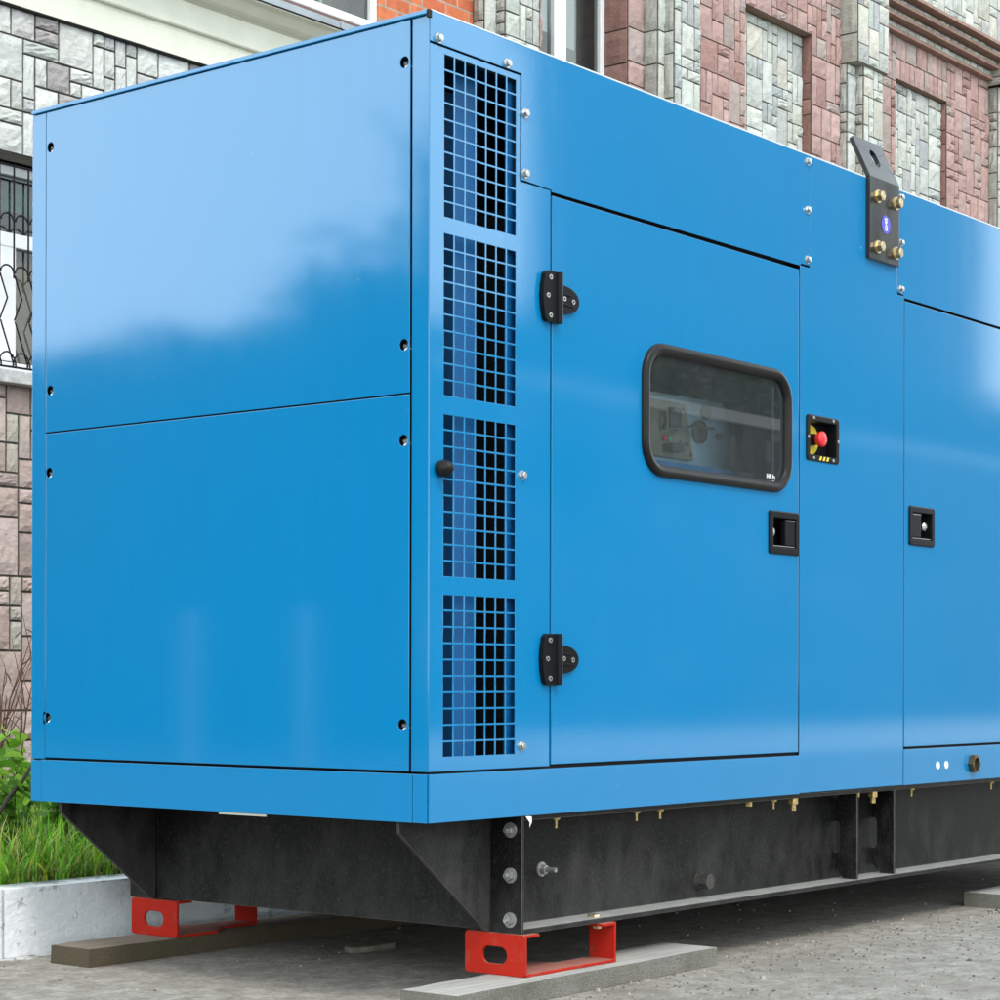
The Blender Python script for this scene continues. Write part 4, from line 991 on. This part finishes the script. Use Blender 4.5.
for z, y in ((6.655, 6.115), (6.745, 6.045), (6.825, 5.985), (6.905, 5.925)): m.box(13.342, 15.70, y, Y0-.002, z-.004 if z == 6.655 else z, z+.028)
m.build('stepped_cornice', TILE, BLD, merge=False)
wo = window(8.475, 9.563, UZ0, UZ1, YR, [(8.915, 8.985), (8.99, 9.065)], 'white framed window with roller blinds between the pink reveals', .06,
       [('blind', BLIND, (8.55, 8.92, YR+.064, YR+.068, 5.555, 6.9)), ('blind', BLIND, (9.10, 9.255, YR+.064, YR+.068, 5.50, 6.9)), ('yellow_cloth', YCLOTH, (8.7, 9.24, YR+.3, YR+.5, 5.0, 5.48)), ('curtain', plain('painted_stone_reflection', (.27, .27, .24, 1), .9, nscale=6), (9.28, 9.8, YR+.22, YR+.23, 5.0, 6.9))])  # grey sheet stands in for the stone reveal reflected in the glass
m = MB(); m.box(UW0, UW1, 6.16, YR, UZ0-.03, UZ0); m.build('window_sill', PVC, wo)
# structural core: backs, sides, roof
m = MB(); m.box(1.2, 19.5, 9.9, 10, 0, ZTOP); m.box(1.2, 1.3, 6.62, 9.9, 0, ZTOP); m.box(19.4, 19.5, 6.3, 9.9, 0, ZTOP); m.box(.9, 19.8, 5.7, 10.3, ZTOP+.002, ZTOP+.25)
m.box(4.31, 7.9, 6.24, 6.34, .2, 4.39); m.box(1.25, 2.71, 6.24, 6.34, .2, 4.39); m.box(2.71, 4.31, 6.24, 6.3, .2, 2.40)
m.build('rear_walls', plain('plain_render', (.4, .38, .34, 1), .9), BLD, merge=False)
# barred window
wo = window(ox0, ox1, 2.44, 3.575, Y0+.15, [], 'white framed ground floor window behind iron bars', .05,
       [('curtain', CURT, (3.9, 4.5, Y0+.30, Y0+.31, 2.4, 3.1)), ('teal_reflection', TEAL, (2.7, 4.5, Y0+.32, Y0+.33, 3.37, 3.6)), ('blind', BLIND, (2.7, 3.72, Y0+.40, Y0+.41, 2.4, 3.1))])  # teal sheet painted in for the reflection in the upper glass
m = MB(); m.box(3.72, 3.905, Y0+.147, Y0+.205, 2.495, 3.126); m.build('mullion', PVC, wo, bevel=.004)
m = MB(); m.box(ox0+.05, ox1-.05, Y0+.146, Y0+.21, 3.127, 3.205); m.build('transom', PVC, wo, bevel=.004)
m = MB(); m.prism([(6.10, 2.335), (6.10, 2.405), (6.36, 2.445), (6.36, 2.335)], lambda u, w, d_: (d_, u, w), ox0-.08, ox1+.08); m.build('window_sill', SILL, wo, bevel=.006)
m = MB(); yg = 6.235; sp = .0985; x0 = 3.7035
nb = 7
for i in range(-9, nb):
    x = x0 + i*sp
    if not (ox0+.03 < x < ox1-.03): continue
    m.tube([(x, yg, 2.93), (x, yg, 3.545)], .0055, 6)
    for zc, rad in ((3.24, .042), (2.955, .045)):
        m.tube([(x+sp/2+rad*math.cos(a), yg-.004, zc+rad*.95*math.sin(a)) for a in [PI*k_/10 for k_ in range(11)]], .005, 6)
    s_ = 1
    m.tube([(x+.004, yg, 2.95), (x+.055, yg, 2.82), (x+.004, yg, 2.70)], .005, 6)
    m.tube([(x+.008, yg, 2.695), (x+.10, yg, 2.455)], .005, 6)
    m.tube([(x+sp/2+.06*math.cos(a), yg-.006, 2.44+.085*math.sin(a)) for a in [PI*k_/10 for k_ in range(11)]], .005, 6)
m.tube([(ox0+.02, yg, 3.545), (ox1-.02, yg, 3.545)], .007, 6); m.tube([(ox0+.02, yg, 2.445), (ox1-.02, yg, 2.445)], .006, 6)
m.build('window_grille', IRON, wo, recalc=False)

# ------------------------------------------------------------------ behind the camera: mirrored wall and trees, plus things added for the reflections
r = random.Random(9)
OW = thing('stone_wall', 'dark stone boundary wall with a coping, mirrored in the door window', 'wall', (0, 0, 0))
PAL['darkstone'] = [((.08, .083, .08, 1), 4), ((.04, .04, .037, 1), 3), ((.16, .16, .155, 1), 2), ((.06, .052, .042, 1), 2)]
m = MB(); stones(m, (40, -14.0), (10, -14.0), 0, 4.60, 'darkstone', r, .17, .04, .01, n=2)
m.build('masonry', STONE, OW, recalc=False)
m = MB(); m.box(9.9, 40.1, -14.4, -13.88, 4.602, 4.77); m.box(10, 40, -14.4, -14.01, 0, 4.60); m.build('coping', SILL, OW, merge=False)

BARK = plain('bark', (.09, .065, .045, 1), .95, nscale=20, namt=.4, bump=.6, bscale=30)
def make_tree(name, h, rad, seed, nleaf, label, group):
    r = random.Random(seed); root = thing(name, label, 'tree', (0, 0, 0), 0, group)
    tm = MB(); tips = []
    def branch(p, d, ln, rd, lv):
        pts = [Vector(p)]; d = Vector(d).normalized()
        for i in range(5):
            d = (d + Vector((r.uniform(-.2, .2), r.uniform(-.2, .2), r.uniform(-.05, .12)))).normalized(); pts.append(pts[-1] + d*ln/5)
        tm.tube(pts, [rd*(1-.6*i/5) for i in range(6)], 7)
        tips.extend(pts[2:])
        if lv:
            for i in (2, 3, 4, 5):
                a = r.random()*2*PI; branch(pts[i], d*.5 + Vector((math.cos(a), math.sin(a), r.uniform(.1, .6))), ln*.55, rd*.5, lv-1)
    branch((0, 0, 0), (0, 0, 1), h*.5, h*.03, 0)
    for i in range(7):
        a = i*.9 + r.random(); branch((0, 0, h*(.22+.05*i)), (math.cos(a), math.sin(a), r.uniform(.35, 1.1)), rad*1.05, h*.014, 2)
    tm.build('trunk', BARK, root, recalc=False)
    lm = MB(); cs = [(.030, .058, .013, 1), (.042, .078, .016, 1), (.02, .042, .010, 1), (.055, .09, .022, 1)]
    clumps = [t + Vector((r.gauss(0, .12), r.gauss(0, .12), r.gauss(0, .12)))*rad*.5 for t in tips if t.z > h*.2]
    for i in range(nleaf):
        c = r.choice(clumps); p = c + Vector((r.gauss(0, 1), r.gauss(0, 1), r.gauss(0, .8)))*rad*.13; lm.col = r.choice(cs)
        leaf(lm, p, (r.gauss(0, 1), r.gauss(0, 1), r.gauss(-.2, .6)), (r.gauss(0, .4), r.gauss(0, .4), 1), r.uniform(.12, .24), r.uniform(.04, .08))
    lm.build('crown', LEAF, root, recalc=False)
    return root
TL = 'leafy green yard tree behind the photographer, mirrored dimly in the blue paint'; TG = 'yard trees mirrored in the blue paint'
t0 = make_tree('broadleaf_tree', 6.0, 1.9, 4, 14000, TL, TG)
first = True
for x, y, s_, rz in ((-14.6, 10.9, 1.45, 5.1), (-15.5, 8.0, 1.6, 2.5), (-15.2, 12.3, 1.05, 3.7),
                      (16, -16.5, 1.05, 2.9), (20.5, -17.2, 1.25, .4), (25, -16.8, 1.0, 1.9), (30, -17.5, 1.3, 4.4), (36, -16, 1.2, 5.5), (46.5, -19.5, 1.55, 1.1)):
    o = t0 if first else dup(t0); first = False
    o.location = (x, y, 0); o.rotation_euler = (0, 0, rz); o.scale = (s_*.66, s_*.66, s_) if x < 0 else (s_, s_, s_)
p_ = MB(); p_.box(9, 46, -13.85, -6.5, -.05, .11)
tag(p_.build('added_slab', plain('bright_slab', (.60, .585, .55, 1), .9, nscale=5, namt=.15, bump=.2)), None, None, kind='structure')  # unseen slab added to mirror as the light band low on the doors
HS = thing('added_house', 'tall dark brown brick house added behind the boundary wall to block the mirrored sky', 'house', (0, 0, 0))  # unseen house added to keep bright sky out of the side reflections
m = MB(); m.box(32.5, 48.8, -25, -22, 0, 14.6); m.build('wall', plain('added_house_brick', (.055, .026, .021, 1), .9, nscale=6, namt=.4, bump=.4), HS)
m = MB(); m.prism([(-25.4, 14.6), (-21.6, 14.6), (-23.5, 16)], lambda u, w, d_: (d_, u, w), 32.3, 49.0); m.build('roof', plain('added_house_slate', (.05, .05, .055, 1), .8, nscale=6), HS)
for i in range(4):
    for z in (1.2, 4.2, 7.2, 10.0):
        x = 33.6 + i*3.1; m = MB(); m.box(x, x+1.4, -22.0, -21.95, z, z+1.8); wn = m.build('window', plain('added_house_window_paint', (.12, .11, .10, 1), .7), HS); m = MB(); m.box(x+.08, x+1.32, -21.95, -21.945, z+.08, z+1.72); m.build('pane', DARK, wn)
for y, lb in ((8.25, 'pale post added on the lawn for a mirrored streak, the nearer to the trees'), (7.1, 'pale post added on the lawn for a mirrored streak, the nearer to the camera')):  # posts added to mirror as pale upright streaks in the end panel
    m = MB(); m.lathe((0, 0, 0), (0, 0, 1), [(0, .055), (1.18, .05), (1.23, .04), (1.25, .01)], 14); o = m.build('streak_post', SILL); o.location = (-7, y, 0); tag(o, lb, 'post', 'posts added on the lawn for mirrored streaks')
# unseen hedge, added and shaped to draw the reflected sky's lower edge
m = MB(); r = random.Random(31)
hd = thing('hedge', 'tall dark hedge added along the lawn to bound the sky mirrored in the end panel', 'hedge', (-15, 20, 0))  # unseen hedge added to shape the reflected sky edge
def htop(y): return 5.0 + .22*noise.noise(Vector((y*.55, 3, 0))) + .10*noise.noise(Vector((y*1.9, 7, 0)))
for i in range(26000):
    y = r.uniform(-7, 9); p = (r.uniform(-.9, .9), y, htop(y)*(1-r.random()**1.6*.98)); m.col = r.choice([(.022, .045, .010, 1), (.032, .06, .013, 1), (.015, .034, .008, 1)])
    leaf(m, p, (r.gauss(0, 1), r.gauss(0, 1), r.gauss(0, .6)), (0, 0, 1), .17, .06)
m.build('foliage', LEAF, hd, recalc=False)
m = MB(); m.box(-.6, .6, -6.9, 8.9, 0, 4.5); m.build('added_hedge_twigs', plain('added_hedge_core', (.015, .022, .008, 1), .95), hd)
